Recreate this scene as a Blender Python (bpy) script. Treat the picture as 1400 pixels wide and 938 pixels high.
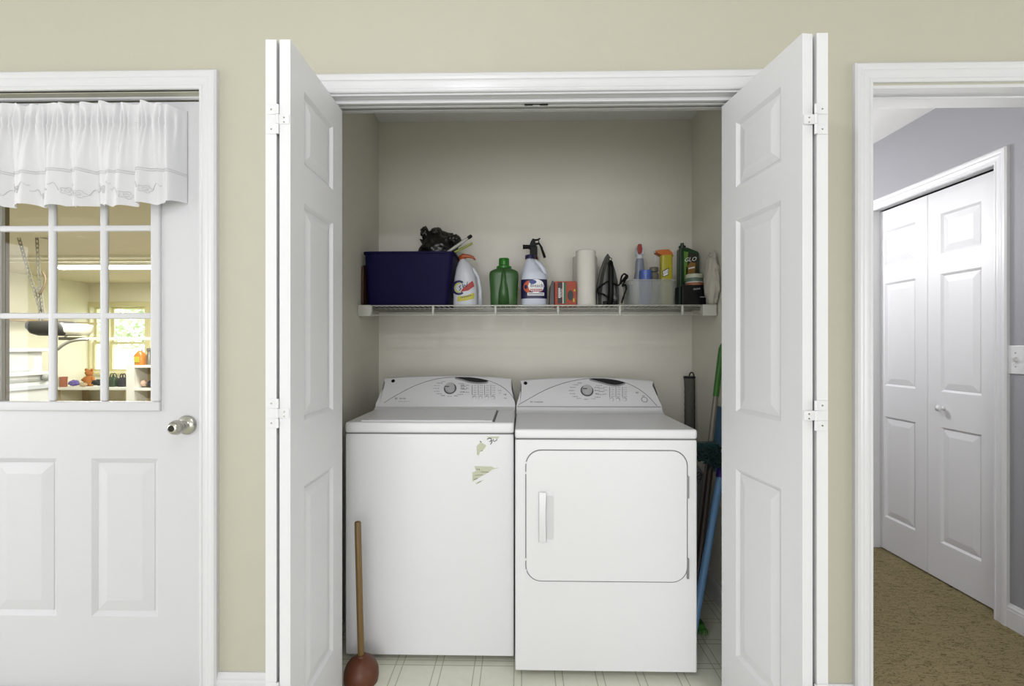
import bpy, bmesh, math, random
from mathutils import Vector, Matrix, noise
R = random.Random(7)
for o in list(bpy.data.objects): bpy.data.objects.remove(o, do_unlink=True)
SC = bpy.context.scene
COL = SC.collection
PI = math.pi

# ------------------------------------------------------------------ camera
F = 650.0; EYE = 1.21; Y0 = 473.0; TH = math.atan(0.019)
cs, sn = math.cos(TH), math.sin(TH)
cd = bpy.data.cameras.new('camera'); cam = bpy.data.objects.new('camera', cd); COL.objects.link(cam)
cd.sensor_width = 36.0; cd.lens = 36.0 * F / 1400.0; cd.shift_y = (Y0 - 469.0) / 1400.0; cd.clip_start = 0.02
cam.location = (0, 0, EYE); cam.rotation_euler = (PI / 2, 0, TH)
SC.camera = cam

# ------------------------------------------------------------------ light, exposure
vs = SC.view_settings
vs.view_transform = 'Standard'; vs.look = 'None'; vs.gamma = 1.0; vs.exposure = 0.0; vs.use_curve_mapping = False
w = bpy.data.worlds.new('sky'); SC.world = w; w.use_nodes = True
bg = w.node_tree.nodes['Background']
bg.inputs[0].default_value = (0.86, 0.93, 1.0, 1); bg.inputs[1].default_value = 5.0

def point(name, loc, power, radius, col=(1, 1, 1)):
    l = bpy.data.lights.new(name, 'POINT'); l.energy = power; l.shadow_soft_size = radius; l.color = col
    o = bpy.data.objects.new(name, l); COL.objects.link(o); o.location = loc; return o
def area(name, loc, rot, size, power, col=(1, 1, 1), sy=None):
    l = bpy.data.lights.new(name, 'AREA'); l.energy = power; l.size = size; l.color = col
    if sy: l.shape = 'RECTANGLE'; l.size_y = sy
    o = bpy.data.objects.new(name, l); COL.objects.link(o); o.location = loc; o.rotation_euler = rot; return o
COOL = (0.925, 0.928, 1.0)
point('ceiling_lamp_light', (-0.30, 0.10, 2.37), 19, 0.045, COOL)
area('rear_fill_light', (-0.40, -4.54, 1.08), (PI / 2, 0, 0), 5.2, 160, COOL, 2.05)  # added soft fill behind the camera; no patio door stands there
area('left_fill_light', (-4.94, -0.2, 1.25), (PI / 2, 0, -PI / 2), 2.4, 76, COOL, 1.9)  # added side fill for the right bifold faces; the left wall has no window
area('right_fill_light', (4.94, -0.2, 1.25), (PI / 2, 0, PI / 2), 2.4, 66, COOL, 1.9)  # unseen fill added to lift the left bifold faces, no window behind it
point('hall_fill_light', (1.30, 3.3, 1.9), 36, 0.12, (0.99, 0.98, 1.0))  # fill added in mid-air to brighten the hall, without a fixture
point('hall_near_fill_light', (1.30, 2.1, 1.9), 10, 0.12, (0.99, 0.98, 1.0))  # extra fill added near the doorway for the hall doors and wall
area('garage_lamp_light', (-4.4, 4.8, 2.36), (0, 0, 0), 1.2, 190, (1.0, 0.985, 0.94), .4)
area('garage_second_lamp_light', (-6.2, 7.6, 2.36), (0, 0, 0), 1.2, 80, (1.0, 0.985, 0.94), .4)

# ------------------------------------------------------------------ photo pixel -> direction -> point on a known plane
def ray(x, y):
    u, v = (x - 700.0) / F, (Y0 - y) / F
    return Vector((u * cs - sn, u * sn + cs, v))
def W(x, y, D):
    d = ray(x, y); t = D / d.y
    return Vector((d.x * t, D, EYE + d.z * t))
def WX(x, y, X):
    d = ray(x, y); t = X / d.x
    return Vector((X, d.y * t, EYE + d.z * t))
def WP(x, y, p0, n):
    d = ray(x, y); o = Vector((0, 0, EYE)); t = (p0 - o).dot(n) / d.dot(n)
    return o + d * t
def sx(x, D): return W(x, Y0, D).x
def hz(y, D, x=713): return W(x, y, D).z

# ------------------------------------------------------------------ materials
def srgb(h):
    h = h.lstrip('#'); c = [int(h[i:i + 2], 16) / 255 for i in (0, 2, 4)]
    return tuple((v / 12.92 if v <= .04045 else ((v + .055) / 1.055) ** 2.4) for v in c)
MATS = {}
def mat(name, col, rough=.5, metal=0.0, var=.03, scale=12.0, bump=0.0, bscale=300.0, trans=0.0, emit=None, estr=0.0, spec=.5, alpha=1.0, coat=0.0, transl=0.0):
    if name in MATS: return MATS[name]
    m = bpy.data.materials.new(name); m.use_nodes = True; nt = m.node_tree; N = nt.nodes; L = nt.links
    b = N['Principled BSDF']
    c = srgb(col) if isinstance(col, str) else col
    tc = N.new('ShaderNodeTexCoord')
    nz = N.new('ShaderNodeTexNoise'); nz.inputs['Scale'].default_value = scale; nz.inputs['Detail'].default_value = 4
    L.new(tc.outputs['Object'], nz.inputs['Vector'])
    mx = N.new('ShaderNodeMix'); mx.data_type = 'RGBA'
    mx.inputs[6].default_value = (*[v * (1 - var) for v in c], 1); mx.inputs[7].default_value = (*[min(1, v * (1 + var)) for v in c], 1)
    L.new(nz.outputs['Fac'], mx.inputs[0]); L.new(mx.outputs[2], b.inputs['Base Color'])
    b.inputs['Roughness'].default_value = rough; b.inputs['Metallic'].default_value = metal
    b.inputs['Specular IOR Level'].default_value = spec; b.inputs['Transmission Weight'].default_value = trans
    b.inputs['Alpha'].default_value = alpha; b.inputs['Coat Weight'].default_value = coat
    if emit:
        b.inputs['Emission Color'].default_value = (*srgb(emit), 1); b.inputs['Emission Strength'].default_value = estr
    if bump:
        n2 = N.new('ShaderNodeTexNoise'); n2.inputs['Scale'].default_value = bscale; n2.inputs['Detail'].default_value = 3
        L.new(tc.outputs['Object'], n2.inputs['Vector'])
        bp = N.new('ShaderNodeBump'); bp.inputs['Strength'].default_value = bump; bp.inputs['Distance'].default_value = .002
        L.new(n2.outputs['Fac'], bp.inputs['Height']); L.new(bp.outputs['Normal'], b.inputs['Normal'])
    if transl:
        tr = N.new('ShaderNodeBsdfTranslucent'); L.new(mx.outputs[2], tr.inputs['Color'])
        ms = N.new('ShaderNodeMixShader'); ms.inputs[0].default_value = transl
        L.new(b.outputs[0], ms.inputs[1]); L.new(tr.outputs[0], ms.inputs[2]); L.new(ms.outputs[0], N['Material Output'].inputs['Surface'])
    MATS[name] = m; return m

BEIGE = mat('beige_wall_paint', '#B5B2A1', .6, var=.015, bump=.12, bscale=160)
CLOSETLIT = mat('light_boosted_closet_beige', '#DAD7CA', .6, var=.015, bump=.12, bscale=160)  # wall beige made lighter to stand in for light missing inside the closet
BLUEGREY = mat('blue_grey_wall_paint', '#909094', .6, var=.015, bump=.1, bscale=160)
CEILW = mat('white_ceiling_paint', '#DCDCDA', .8, var=.02, bump=.3, bscale=120)
TRIM = mat('white_trim_paint', '#D0D0D1', .3, var=.01)
DOORW = mat('white_door_paint', '#C9C9CB', .35, var=.012, scale=5)
BIFW = mat('white_bifold_paint', '#D7D7D8', .42, var=.012, scale=5, bump=.05, bscale=90)
ENAMEL = mat('white_appliance_enamel', '#E4E4E5', .25, var=.006)
ENAMEL2 = mat('grey_white_console_plastic', '#D4D4D5', .3, var=.006)
GAPD = mat('dark_gap_line', '#6E6E6E', .7)
BLACKP = mat('black_plastic', '#0F0F0F', .5, spec=.2)
CHROME = mat('satin_nickel', '#B9B7AE', .25, metal=1.0, var=.05)
WIREW = mat('white_wire_coating', '#C9C9C0', .4)
GARW = mat('cream_garage_wall_paint', '#EDE9D2', .7, var=.03)
GARC = mat('garage_ceiling_paint', '#D9CFB4', .8, var=.05, scale=6)

def glass_mat(name, col=(1, 1, 1), fac=.06):
    m = bpy.data.materials.new(name); m.use_nodes = True; N = m.node_tree.nodes; L = m.node_tree.links
    N.remove(N['Principled BSDF'])
    t = N.new('ShaderNodeBsdfTransparent'); t.inputs[0].default_value = (*col, 1)
    g = N.new('ShaderNodeBsdfGlossy'); g.inputs['Roughness'].default_value = .02
    fr = N.new('ShaderNodeFresnel'); fr.inputs[0].default_value = 1.45
    mu = N.new('ShaderNodeMath'); mu.operation = 'MULTIPLY'; mu.inputs[1].default_value = fac * 10
    L.new(fr.outputs[0], mu.inputs[0])
    ms = N.new('ShaderNodeMixShader'); L.new(mu.outputs[0], ms.inputs[0]); L.new(t.outputs[0], ms.inputs[1]); L.new(g.outputs[0], ms.inputs[2])
    L.new(ms.outputs[0], N['Material Output'].inputs['Surface']); return m
GLASS = glass_mat('clear_window_glass', (.97, .98, .97), .004)

def vinyl():
    m = bpy.data.materials.new('sheet_vinyl_with_double_lines'); m.use_nodes = True; N = m.node_tree.nodes; L = m.node_tree.links
    b = N['Principled BSDF']; b.inputs['Roughness'].default_value = .35
    tc = N.new('ShaderNodeTexCoord'); sp = N.new('ShaderNodeSeparateXYZ'); L.new(tc.outputs['Object'], sp.inputs[0])
    def M(op, a, bv):
        n = N.new('ShaderNodeMath'); n.operation = op
        for i, v in enumerate((a, bv)):
            if v is None: continue
            if isinstance(v, (int, float)): n.inputs[i].default_value = v
            else: L.new(v, n.inputs[i])
        return n.outputs[0]
    lines = None
    for ax, ph in (('X', .034), ('Y', .012)):
        s = M('ADD', sp.outputs[ax], 20 + ph); f = M('MODULO', s, .150)
        for c0 in (.058, .086):
            d = M('ABSOLUTE', M('SUBTRACT', f, c0), None); l = M('LESS_THAN', d, .0019)
            lines = l if lines is None else M('MAXIMUM', lines, l)
    nz = N.new('ShaderNodeTexNoise'); nz.inputs['Scale'].default_value = 30; nz.inputs['Detail'].default_value = 6
    L.new(tc.outputs['Object'], nz.inputs['Vector'])
    m1 = N.new('ShaderNodeMix'); m1.data_type = 'RGBA'; m1.inputs[6].default_value = (*srgb('#DBDCC8'), 1); m1.inputs[7].default_value = (*srgb('#E8E9DA'), 1)
    L.new(nz.outputs['Fac'], m1.inputs[0])
    m2 = N.new('ShaderNodeMix'); m2.data_type = 'RGBA'; m2.inputs[7].default_value = (*srgb('#A3A68C'), 1)
    L.new(m1.outputs[2], m2.inputs[6]); L.new(M('MULTIPLY', lines, .8), m2.inputs[0]); L.new(m2.outputs[2], b.inputs['Base Color'])
    return m
VINYL = vinyl()
def carpet():
    m = bpy.data.materials.new('brown_patterned_carpet'); m.use_nodes = True; N = m.node_tree.nodes; L = m.node_tree.links
    b = N['Principled BSDF']; b.inputs['Roughness'].default_value = .95; b.inputs['Specular IOR Level'].default_value = .1
    tc = N.new('ShaderNodeTexCoord'); mp = N.new('ShaderNodeMapping'); mp.inputs['Scale'].default_value = (1.0, 3.2, 1.0); mp.inputs['Rotation'].default_value = (0, 0, .25)
    L.new(tc.outputs['Object'], mp.inputs[0])
    n1 = N.new('ShaderNodeTexNoise'); n1.inputs['Scale'].default_value = 20; n1.inputs['Detail'].default_value = 2; n1.inputs['Distortion'].default_value = 1.2
    L.new(mp.outputs[0], n1.inputs['Vector'])
    r1 = N.new('ShaderNodeMath'); r1.operation = 'SUBTRACT'; r1.inputs[1].default_value = .5; L.new(n1.outputs['Fac'], r1.inputs[0])
    r2 = N.new('ShaderNodeMath'); r2.operation = 'ABSOLUTE'; L.new(r1.outputs[0], r2.inputs[0])
    cr = N.new('ShaderNodeValToRGB'); e = cr.color_ramp.elements
    e[0].position = .008; e[0].color = (*srgb('#5C5134'), 1); e[1].position = .035; e[1].color = (*srgb('#948662'), 1)
    L.new(r2.outputs[0], cr.inputs[0])
    n2 = N.new('ShaderNodeTexNoise'); n2.inputs['Scale'].default_value = 260; n2.inputs['Detail'].default_value = 2
    L.new(tc.outputs['Object'], n2.inputs['Vector'])
    mx = N.new('ShaderNodeMix'); mx.data_type = 'RGBA'; mx.blend_type = 'OVERLAY'; mx.inputs[0].default_value = .45
    L.new(cr.outputs[0], mx.inputs[6]); L.new(n2.outputs['Color'], mx.inputs[7])
    hs = N.new('ShaderNodeHueSaturation'); hs.inputs['Saturation'].default_value = 1.05; L.new(cr.outputs[0], hs.inputs['Color'])
    m3 = N.new('ShaderNodeMix'); m3.data_type = 'RGBA'; m3.blend_type = 'MULTIPLY'; m3.inputs[0].default_value = .6
    L.new(hs.outputs[0], m3.inputs[6]); L.new(n2.outputs['Fac'], m3.inputs[7])
    g = N.new('ShaderNodeGamma'); g.inputs[1].default_value = .85; L.new(m3.outputs[2], g.inputs[0])
    L.new(g.outputs[0], b.inputs['Base Color'])
    ad = N.new('ShaderNodeMath'); ad.operation = 'ADD'; L.new(r2.outputs[0], ad.inputs[0]); L.new(n2.outputs['Fac'], ad.inputs[1])
    bp = N.new('ShaderNodeBump'); bp.inputs['Strength'].default_value = .8; bp.inputs['Distance'].default_value = .008
    L.new(ad.outputs[0], bp.inputs['Height']); L.new(bp.outputs[0], b.inputs['Normal'])
    return m
CARPET = carpet()

# ------------------------------------------------------------------ mesh helpers
class MB:
    def __init__(s, off=(0, 0, 0)): s.v = []; s.f = []; s.off = Vector(off)
    def add(s, vs_, fs):
        b = len(s.v); s.v += [Vector(p) for p in vs_]; s.f += [tuple(b + i for i in f) for f in fs]; return s
    def box(s, x0, x1, y0, y1, z0, z1):
        return s.add([(x0, y0, z0), (x1, y0, z0), (x1, y1, z0), (x0, y1, z0), (x0, y0, z1), (x1, y0, z1), (x1, y1, z1), (x0, y1, z1)],
                     [(0, 3, 2, 1), (4, 5, 6, 7), (0, 1, 5, 4), (1, 2, 6, 5), (2, 3, 7, 6), (3, 0, 4, 7)])
    def obox(s, c, ax, ay, az):      # box from centre and three half vectors
        c, ax, ay, az = map(Vector, (c, ax, ay, az)); P = [c + i * ax + j * ay + k * az for k in (-1, 1) for j in (-1, 1) for i in (-1, 1)]
        return s.add(P, [(0, 2, 3, 1), (4, 5, 7, 6), (0, 1, 5, 4), (1, 3, 7, 5), (3, 2, 6, 7), (2, 0, 4, 6)])
    def tube(s, pts, r, n=8, cap=True, closed=False):
        pts = [Vector(p) for p in pts]; k = len(pts); rr = r if isinstance(r, (list, tuple)) else [r] * k
        base = len(s.v); up = None
        for i, p in enumerate(pts):
            a = pts[i - 1] if (i or closed) else p; c = pts[(i + 1) % k] if (i < k - 1 or closed) else p
            t = (c - a).normalized()
            if up is None:
                up = Vector((0, 0, 1)) if abs(t.z) < .9 else Vector((1, 0, 0))
            e1 = t.cross(up).normalized(); e2 = e1.cross(t).normalized(); up = e2
            for j in range(n):
                an = 2 * PI * j / n; s.v.append(p + (e1 * math.cos(an) + e2 * math.sin(an)) * rr[i])
        m = k if closed else k - 1
        for i in range(m):
            for j in range(n):
                a = base + i * n + j; b = base + i * n + (j + 1) % n; c = base + ((i + 1) % k) * n + (j + 1) % n; d = base + ((i + 1) % k) * n + j
                s.f.append((a, b, c, d))
        if cap and not closed:
            s.f.append(tuple(base + j for j in reversed(range(n)))); s.f.append(tuple(base + (k - 1) * n + j for j in range(n)))
        return s
    def lathe(s, prof, c=(0, 0, 0), axis=(0, 0, 1), n=24, cap=True):   # prof = [(radius, height)]
        c = Vector(c); az = Vector(axis).normalized(); q = Vector((0, 0, 1)).rotation_difference(az)
        base = len(s.v); k = len(prof)
        for r, h in prof:
            for j in range(n):
                an = 2 * PI * j / n; s.v.append(c + q @ Vector((r * math.cos(an), r * math.sin(an), h)))
        for i in range(k - 1):
            for j in range(n):
                s.f.append((base + i * n + j, base + i * n + (j + 1) % n, base + (i + 1) * n + (j + 1) % n, base + (i + 1) * n + j))
        if cap:
            s.f.append(tuple(base + j for j in reversed(range(n)))); s.f.append(tuple(base + (k - 1) * n + j for j in range(n)))
        return s
    def loft(s, secs, n=32, cap0=True, cap1=True):                     # secs = [(z, cx, cy, rx, ry, power)]
        base = len(s.v); k = len(secs)
        for (z, cx, cy, rx, ry, p) in secs:
            for j in range(n):
                an = 2 * PI * j / n; ca, sa = math.cos(an), math.sin(an)
                s.v.append(Vector((cx + rx * math.copysign(abs(ca) ** (2 / p), ca), cy + ry * math.copysign(abs(sa) ** (2 / p), sa), z)))
        for i in range(k - 1):
            for j in range(n):
                s.f.append((base + i * n + j, base + i * n + (j + 1) % n, base + (i + 1) * n + (j + 1) % n, base + (i + 1) * n + j))
        if cap0: s.f.append(tuple(base + j for j in reversed(range(n))))
        if cap1: s.f.append(tuple(base + (k - 1) * n + j for j in range(n)))
        return s
    def prism(s, poly, fn0, fn1):                                       # poly of 2-D points mapped to two 3-D faces
        n = len(poly); a = [fn0(*p) for p in poly] + [fn1(*p) for p in poly]
        return s.add(a, [tuple(range(n)), tuple(range(2 * n - 1, n - 1, -1))] + [(i, i + n, (i + 1) % n + n, (i + 1) % n) for i in range(n)])
    def quad(s, a, b, c, d): return s.add([a, b, c, d], [(0, 1, 2, 3)])
    def build(s, name, m, parent=None, smooth=False, bevel=0, seg=2, sub=0, auto=None):
        me = bpy.data.meshes.new(name)
        me.from_pydata([tuple(p - s.off) for p in s.v], [], s.f)
        bm = bmesh.new(); bm.from_mesh(me); bmesh.ops.recalc_face_normals(bm, faces=bm.faces); bm.to_mesh(me); bm.free()
        me.materials.append(m)
        if smooth: me.shade_smooth()
        o = bpy.data.objects.new(name, me); COL.objects.link(o)
        if parent: o.parent = parent
        if bevel:
            b = o.modifiers.new('bevel', 'BEVEL'); b.width = bevel; b.segments = seg; b.limit_method = 'ANGLE'; b.angle_limit = math.radians(38); b.harden_normals = False
            me.shade_smooth()
            try:
                wn = o.modifiers.new('wn', 'WEIGHTED_NORMAL'); wn.keep_sharp = True
            except Exception: pass
        if sub:
            q = o.modifiers.new('sub', 'SUBSURF'); q.levels = sub; q.render_levels = sub
        if auto is not None: me.set_sharp_from_angle(angle=math.radians(auto))
        return o
def tag(o, label, cat=None, group=None, kind=None):
    o['label'] = label
    if cat: o['category'] = cat
    if group: o['group'] = group
    if kind: o['kind'] = kind
    return o
def thing(name, label, cat, loc=(0, 0, 0), rz=0, group=None, kind=None):
    o = bpy.data.objects.new(name, None); COL.objects.link(o); o.location = loc; o.rotation_euler = (0, 0, rz); o.empty_display_size = .05
    return tag(o, label, cat, group, kind)
def struct(name, mb, m, label, **k): 
    o = mb.build(name, m, **k); return tag(o, label, None, None, 'structure')
def rrect(x0, x1, z0, z1, r, n=6):
    out = []
    for cx, cz, a0 in ((x1 - r, z1 - r, 0), (x0 + r, z1 - r, PI / 2), (x0 + r, z0 + r, PI), (x1 - r, z0 + r, 1.5 * PI)):
        for i in range(n + 1):
            a = a0 + PI / 2 * i / n; out.append((cx + r * math.cos(a), cz + r * math.sin(a)))
    return out
def text(name, body, size, m, parent, fn, ext=.0006, align='CENTER', shear=0, off=(0, 0, 0)):
    cu = bpy.data.curves.new(name, 'FONT'); cu.body = body; cu.size = size; cu.align_x = align; cu.align_y = 'CENTER'; cu.extrude = ext; cu.shear = shear; cu.resolution_u = 2
    t = bpy.data.objects.new(name + '_tmp', cu); COL.objects.link(t)
    bpy.context.view_layer.update()
    me = bpy.data.meshes.new_from_object(t.evaluated_get(bpy.context.evaluated_depsgraph_get()))
    bpy.data.objects.remove(t, do_unlink=True); bpy.data.curves.remove(cu)
    for v in me.vertices:
        p = Vector(fn(v.co.x, v.co.y, v.co.z)) - Vector(off); v.co = p
    me.materials.clear(); me.materials.append(m); me.name = name
    o = bpy.data.objects.new(name, me); COL.objects.link(o); o.parent = parent; return o
def strips(poly, n=14):                 # cut a convex outline into narrow upright strips so that it can follow a curved wall
    xs = [p[0] for p in poly]; a, b = min(xs), max(xs); e = (b - a) * 1e-4; out = []; k = len(poly)
    def span(x):
        zs = []
        for i in range(k):
            (x0, z0), (x1, z1) = poly[i], poly[(i + 1) % k]
            if min(x0, x1) <= x <= max(x0, x1) and abs(x1 - x0) > 1e-9: zs.append(z0 + (z1 - z0) * (x - x0) / (x1 - x0))
        return min(zs), max(zs)
    for i in range(n):
        u0, u1 = a + e + (b - a - 2 * e) * i / n, a + e + (b - a - 2 * e) * (i + 1) / n
        (l0, h0), (l1, h1) = span(u0), span(u1); out.append([(u0, l0), (u1, l1), (u1, h1), (u0, h0)])
    return out
def flat(name, polys, m, parent, fn, off=(0, 0, 0), th=.0008):          # thin printed shapes: polys in 2-D, fn(u, v, lift) -> point
    mb = MB(off)
    for p in polys: mb.prism(p, lambda u, v: fn(u, v, 0), lambda u, v: fn(u, v, th))
    return mb.build(name, m, parent)

# ================================================================== SETTING
DW = 1.585; DI = 1.705; DB = 2.60; CH = 2.44; DG = 1.80
XL, XR = -0.782, 0.928                    # closet side walls
OL, OR_, OH = -0.715, 0.815, 2.055        # closet opening
GL, GR, GH = -2.030, -1.066, 2.068        # garage door opening (rough)
HL, HR, HH = 1.140, 2.000, 2.066          # hall opening
# the long wall with the three openings
mb = MB()
mb.box(-8.62, GL, DW, DG, -.45, CH).box(GL, GR, DW, DG, GH, CH).box(GR, -.90, DW, DG, -.45, CH).box(GL, GR, DW, DG, -.45, -.001)
mb.box(-.90, OL, DW, DI, 0, CH).box(OL, OR_, DW, DI, OH, CH).box(OR_, HL, DW, DI, 0, CH).box(HL, HR, DW, DI, HH, CH).box(HR, 5.12, DW, DI, 0, CH)
struct('wall_front', mb, BEIGE, 'beige painted wall around the two doorways and the laundry closet')
struct('wall_left', MB().box(-5.12, -5.0, -4.6, DW, 0, CH), BEIGE, 'beige side wall of the laundry room')
struct('wall_right', MB().box(5.0, 5.12, -4.6, DW, 0, CH), BEIGE, 'beige side wall by the hall doorway')
struct('wall_rear', MB().box(-5.12, 5.12, -4.72, -4.6, 0, CH), BEIGE, 'beige rear wall of the laundry room')
struct('ceiling', MB().box(-5.12, 5.12, -4.72, DW, CH, CH + .1), CEILW, 'white ceiling of the laundry room')
struct('floor', MB().box(-5.12, 5.12, -4.72, DW, -.05, 0).box(-.90, 1.05, DW, DB + .1, -.05, 0), VINYL, 'cream sheet vinyl floor with grey green double lines')
struct('wall_closet_left', MB().box(-.90, XL, DI, DB, 0, CH), CLOSETLIT, 'beige left side wall inside the laundry closet')
struct('wall_closet_right', MB().box(XR, 1.0, DI, DB, 0, CH), CLOSETLIT, 'beige right side wall inside the laundry closet')
struct('wall_closet_back', MB().box(-.90, 1.0, DB, DB + .1, 0, CH), CLOSETLIT, 'beige back wall inside the laundry closet')
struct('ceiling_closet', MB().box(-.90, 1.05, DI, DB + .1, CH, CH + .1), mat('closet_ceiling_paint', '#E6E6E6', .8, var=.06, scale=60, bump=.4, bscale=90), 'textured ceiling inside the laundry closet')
# hall
HX = 2.145; HDOOR0, HDOOR1 = 2.172, 2.962; HZ = -.022
struct('floor_hall', MB().box(1.05, 3.0, DW, 5.0, -.08, HZ), CARPET, 'brown carpet with a wavy cut pattern in the hall')
struct('ceiling_hall', MB().box(1.0, 3.0, DI, 5.1, CH, CH + .1), CEILW, 'white ceiling of the hall')
mb = MB().box(HX, HX + .12, DI, HDOOR0, HZ, CH).box(HX, HX + .12, HDOOR1, 5.0, HZ, CH).box(HX, HX + .12, HDOOR0, HDOOR1, 2.045, CH)
struct('wall_hall_right', mb, BLUEGREY, 'blue grey hall wall with a white bifold closet')
struct('wall_hall_left', MB().box(1.0, 1.05, DI, 5.0, HZ, CH), BLUEGREY, 'blue grey hall wall behind the laundry closet')
struct('wall_hall_end', MB().box(1.0, 3.0, 5.0, 5.1, HZ, CH), BLUEGREY, 'blue grey wall at the end of the hall')
struct('wall_hall_closet', MB().box(HX + .70, HX + .8, 2.05, 3.1, HZ, CH).box(HX + .12, HX + .7, 2.05, 2.1, HZ, CH).box(HX + .12, HX + .7, 3.05, 3.1, HZ, CH), BLUEGREY, 'inside of the hall closet behind its doors')
# garage
GX, GY, GF = -8.5, 9.2, -.45
WX0, WX1 = sx(124, GY), sx(199, GY); WZ0, WZ1 = hz(508, GY, 160), hz(419, GY, 160)
struct('wall_garage_left', MB().box(GX - .12, GX, DG, GY, GF, CH), GARW, 'cream side wall of the garage seen through the door glass')
mb = MB().box(GX - .12, WX0, GY, GY + .15, GF, CH).box(WX1, -.90, GY, GY + .15, GF, CH).box(WX0, WX1, GY, GY + .15, GF, WZ0).box(WX0, WX1, GY, GY + .15, WZ1, CH)
struct('wall_garage_back', mb, GARW, 'cream garage wall with the bright window')
struct('wall_garage_right', MB().box(-.90, -.78, DB + .1, GY, GF, CH), GARW, 'cream garage wall next to the closet')
struct('ceiling_garage', MB().box(GX - .12, -.78, DG, GY + .15, CH, CH + .1), GARC, 'tan garage ceiling seen through the door glass')
struct('floor_garage', MB().box(GX - .12, -.78, DG, GY + .15, GF - .1, GF), mat('concrete_floor', '#8f8b80', .8, var=.1), 'concrete garage floor')

# ---------------- casings and jambs
PROF = [(0, 0), (0, .009), (.004, .012), (.010, .0125), (.013, .0105), (.022, .0115), (.031, .0135), (.036, .0135), (.039, .0165), (.047, .0185), (.056, .0185), (.062, .013), (.062, 0)]
def casing(name, label, org, ax, nn, u0, u1, zt, zb, legs=(True, True)):
    """org + ax*u + z, thickness along nn; inner edges at u0,u1 and head inner edge at zt"""
    org, ax, nn = Vector(org), Vector(ax), Vector(nn)
    root = thing(name, label, None, org + ax * ((u0 + u1) / 2) + Vector((0, 0, zb)), kind='structure'); del root['label']; root['label'] = label
    def pt(u, v, z): return org + ax * u + nn * v + Vector((0, 0, z))
    n = len(PROF)
    def sweep(nm, f0, f1):
        m_ = MB(root.location); a = [f0(p, v) for p, v in PROF] + [f1(p, v) for p, v in PROF]
        m_.add(a, [tuple(range(n)), tuple(range(2 * n - 1, n - 1, -1))] + [(i, (i + 1) % n, (i + 1) % n + n, i + n) for i in range(n)])
        m_.build(nm, TRIM, root)
    sweep('casing_head', lambda p, v: pt(u0 - p, v, zt + p), lambda p, v: pt(u1 + p, v, zt + p))
    if legs[0]: sweep('casing_leg', lambda p, v: pt(u0 - p, v, zb), lambda p, v: pt(u0 - p, v, zt + p))
    if legs[1]: sweep('casing_leg', lambda p, v: pt(u1 + p, v, zb), lambda p, v: pt(u1 + p, v, zt + p))
    return root
# garage door casing, jamb, stop
gx0, gx1, gzt = -2.015, -1.081, 2.083 - .004
t = casing('trim_1', 'white moulded casing around the garage entry door', (0, DW, 0), (1, 0, 0), (0, -1, 0), gx0, gx1, gzt - .005, 0)
lo = t.location
GJ0, GJ1, GJT = -2.010, -1.086, 2.070
mb = MB(lo).box(GL, GJ0, DW, DG + .03, 0, GJT).box(GJ1, GR, DW, DG + .03, 0, GJT).box(GL, GR, DW, DG + .03, GJT, GH + .008)
mb.build('jamb', TRIM, t)
MB(lo).box(GJ0, GJ0 + .002, DG + .004, DG + .012, 0, GJT).build('weatherstrip', mat('black_rubber', '#111111', .7), t)
mb = MB(lo).box(GJ0 + .0005, GJ0 + .0015, DG + .012, DG + .0295, 0, GJT)
mb.build('jamb_edge', mat('weathered_brown_wood', '#8A7A5C', .8, var=.15), t)
MB(lo).box(GJ0, GJ1, DW + .027, DW + .044, GJT - .008, GJT).build('door_stop', TRIM, t, bevel=.003)
# closet casing, jamb
t = casing('trim_2', 'white moulded casing around the laundry closet opening', (0, DW, 0), (1, 0, 0), (0, -1, 0), OL + .010, OR_ - .010, OH - .0, 0)
lo = t.location
MB(lo).box(OL, OL + .016, DW, DI, 0, OH).box(OR_ - .016, OR_, DW, DI, 0, OH).box(OL + .016, OR_ - .016, DW, DI, OH - .006, OH).build('jamb', TRIM, t)
# hall casing and jamb
hx0 = sx(1195, DW - .012)
t = casing('trim_3', 'white moulded casing around the open hall doorway', (0, DW, 0), (1, 0, 0), (0, -1, 0), hx0, HR - .01, HH + .006, 0)
lo = t.location
MB(lo).box(HL, hx0 + .005, DW, DI, 0, HH).box(HR - .016, HR, DW, DI, 0, HH).box(hx0 + .005, HR - .016, DW, DI, HH - .010, HH).build('jamb', TRIM, t)
MB(lo).box(hx0 + .005, HR - .016, DW + .052, DI, HH - .018, HH - .010).build('door_stop', TRIM, t, bevel=.002)
# hall closet casing
t = casing('trim_4', 'white casing around the bifold closet in the hall', (HX, 0, 0), (0, 1, 0), (-1, 0, 0), HDOOR0 + .018, HDOOR1 - .012, 2.028, HZ)
lo = t.location
MB(lo).box(HX, HX + .12, HDOOR0, HDOOR0 + .012, HZ, 2.045).box(HX, HX + .12, HDOOR1 - .012, HDOOR1, HZ, 2.045).box(HX, HX + .12, HDOOR0 + .012, HDOOR1 - .012, 2.033, 2.045).build('jamb', TRIM, t)
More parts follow.
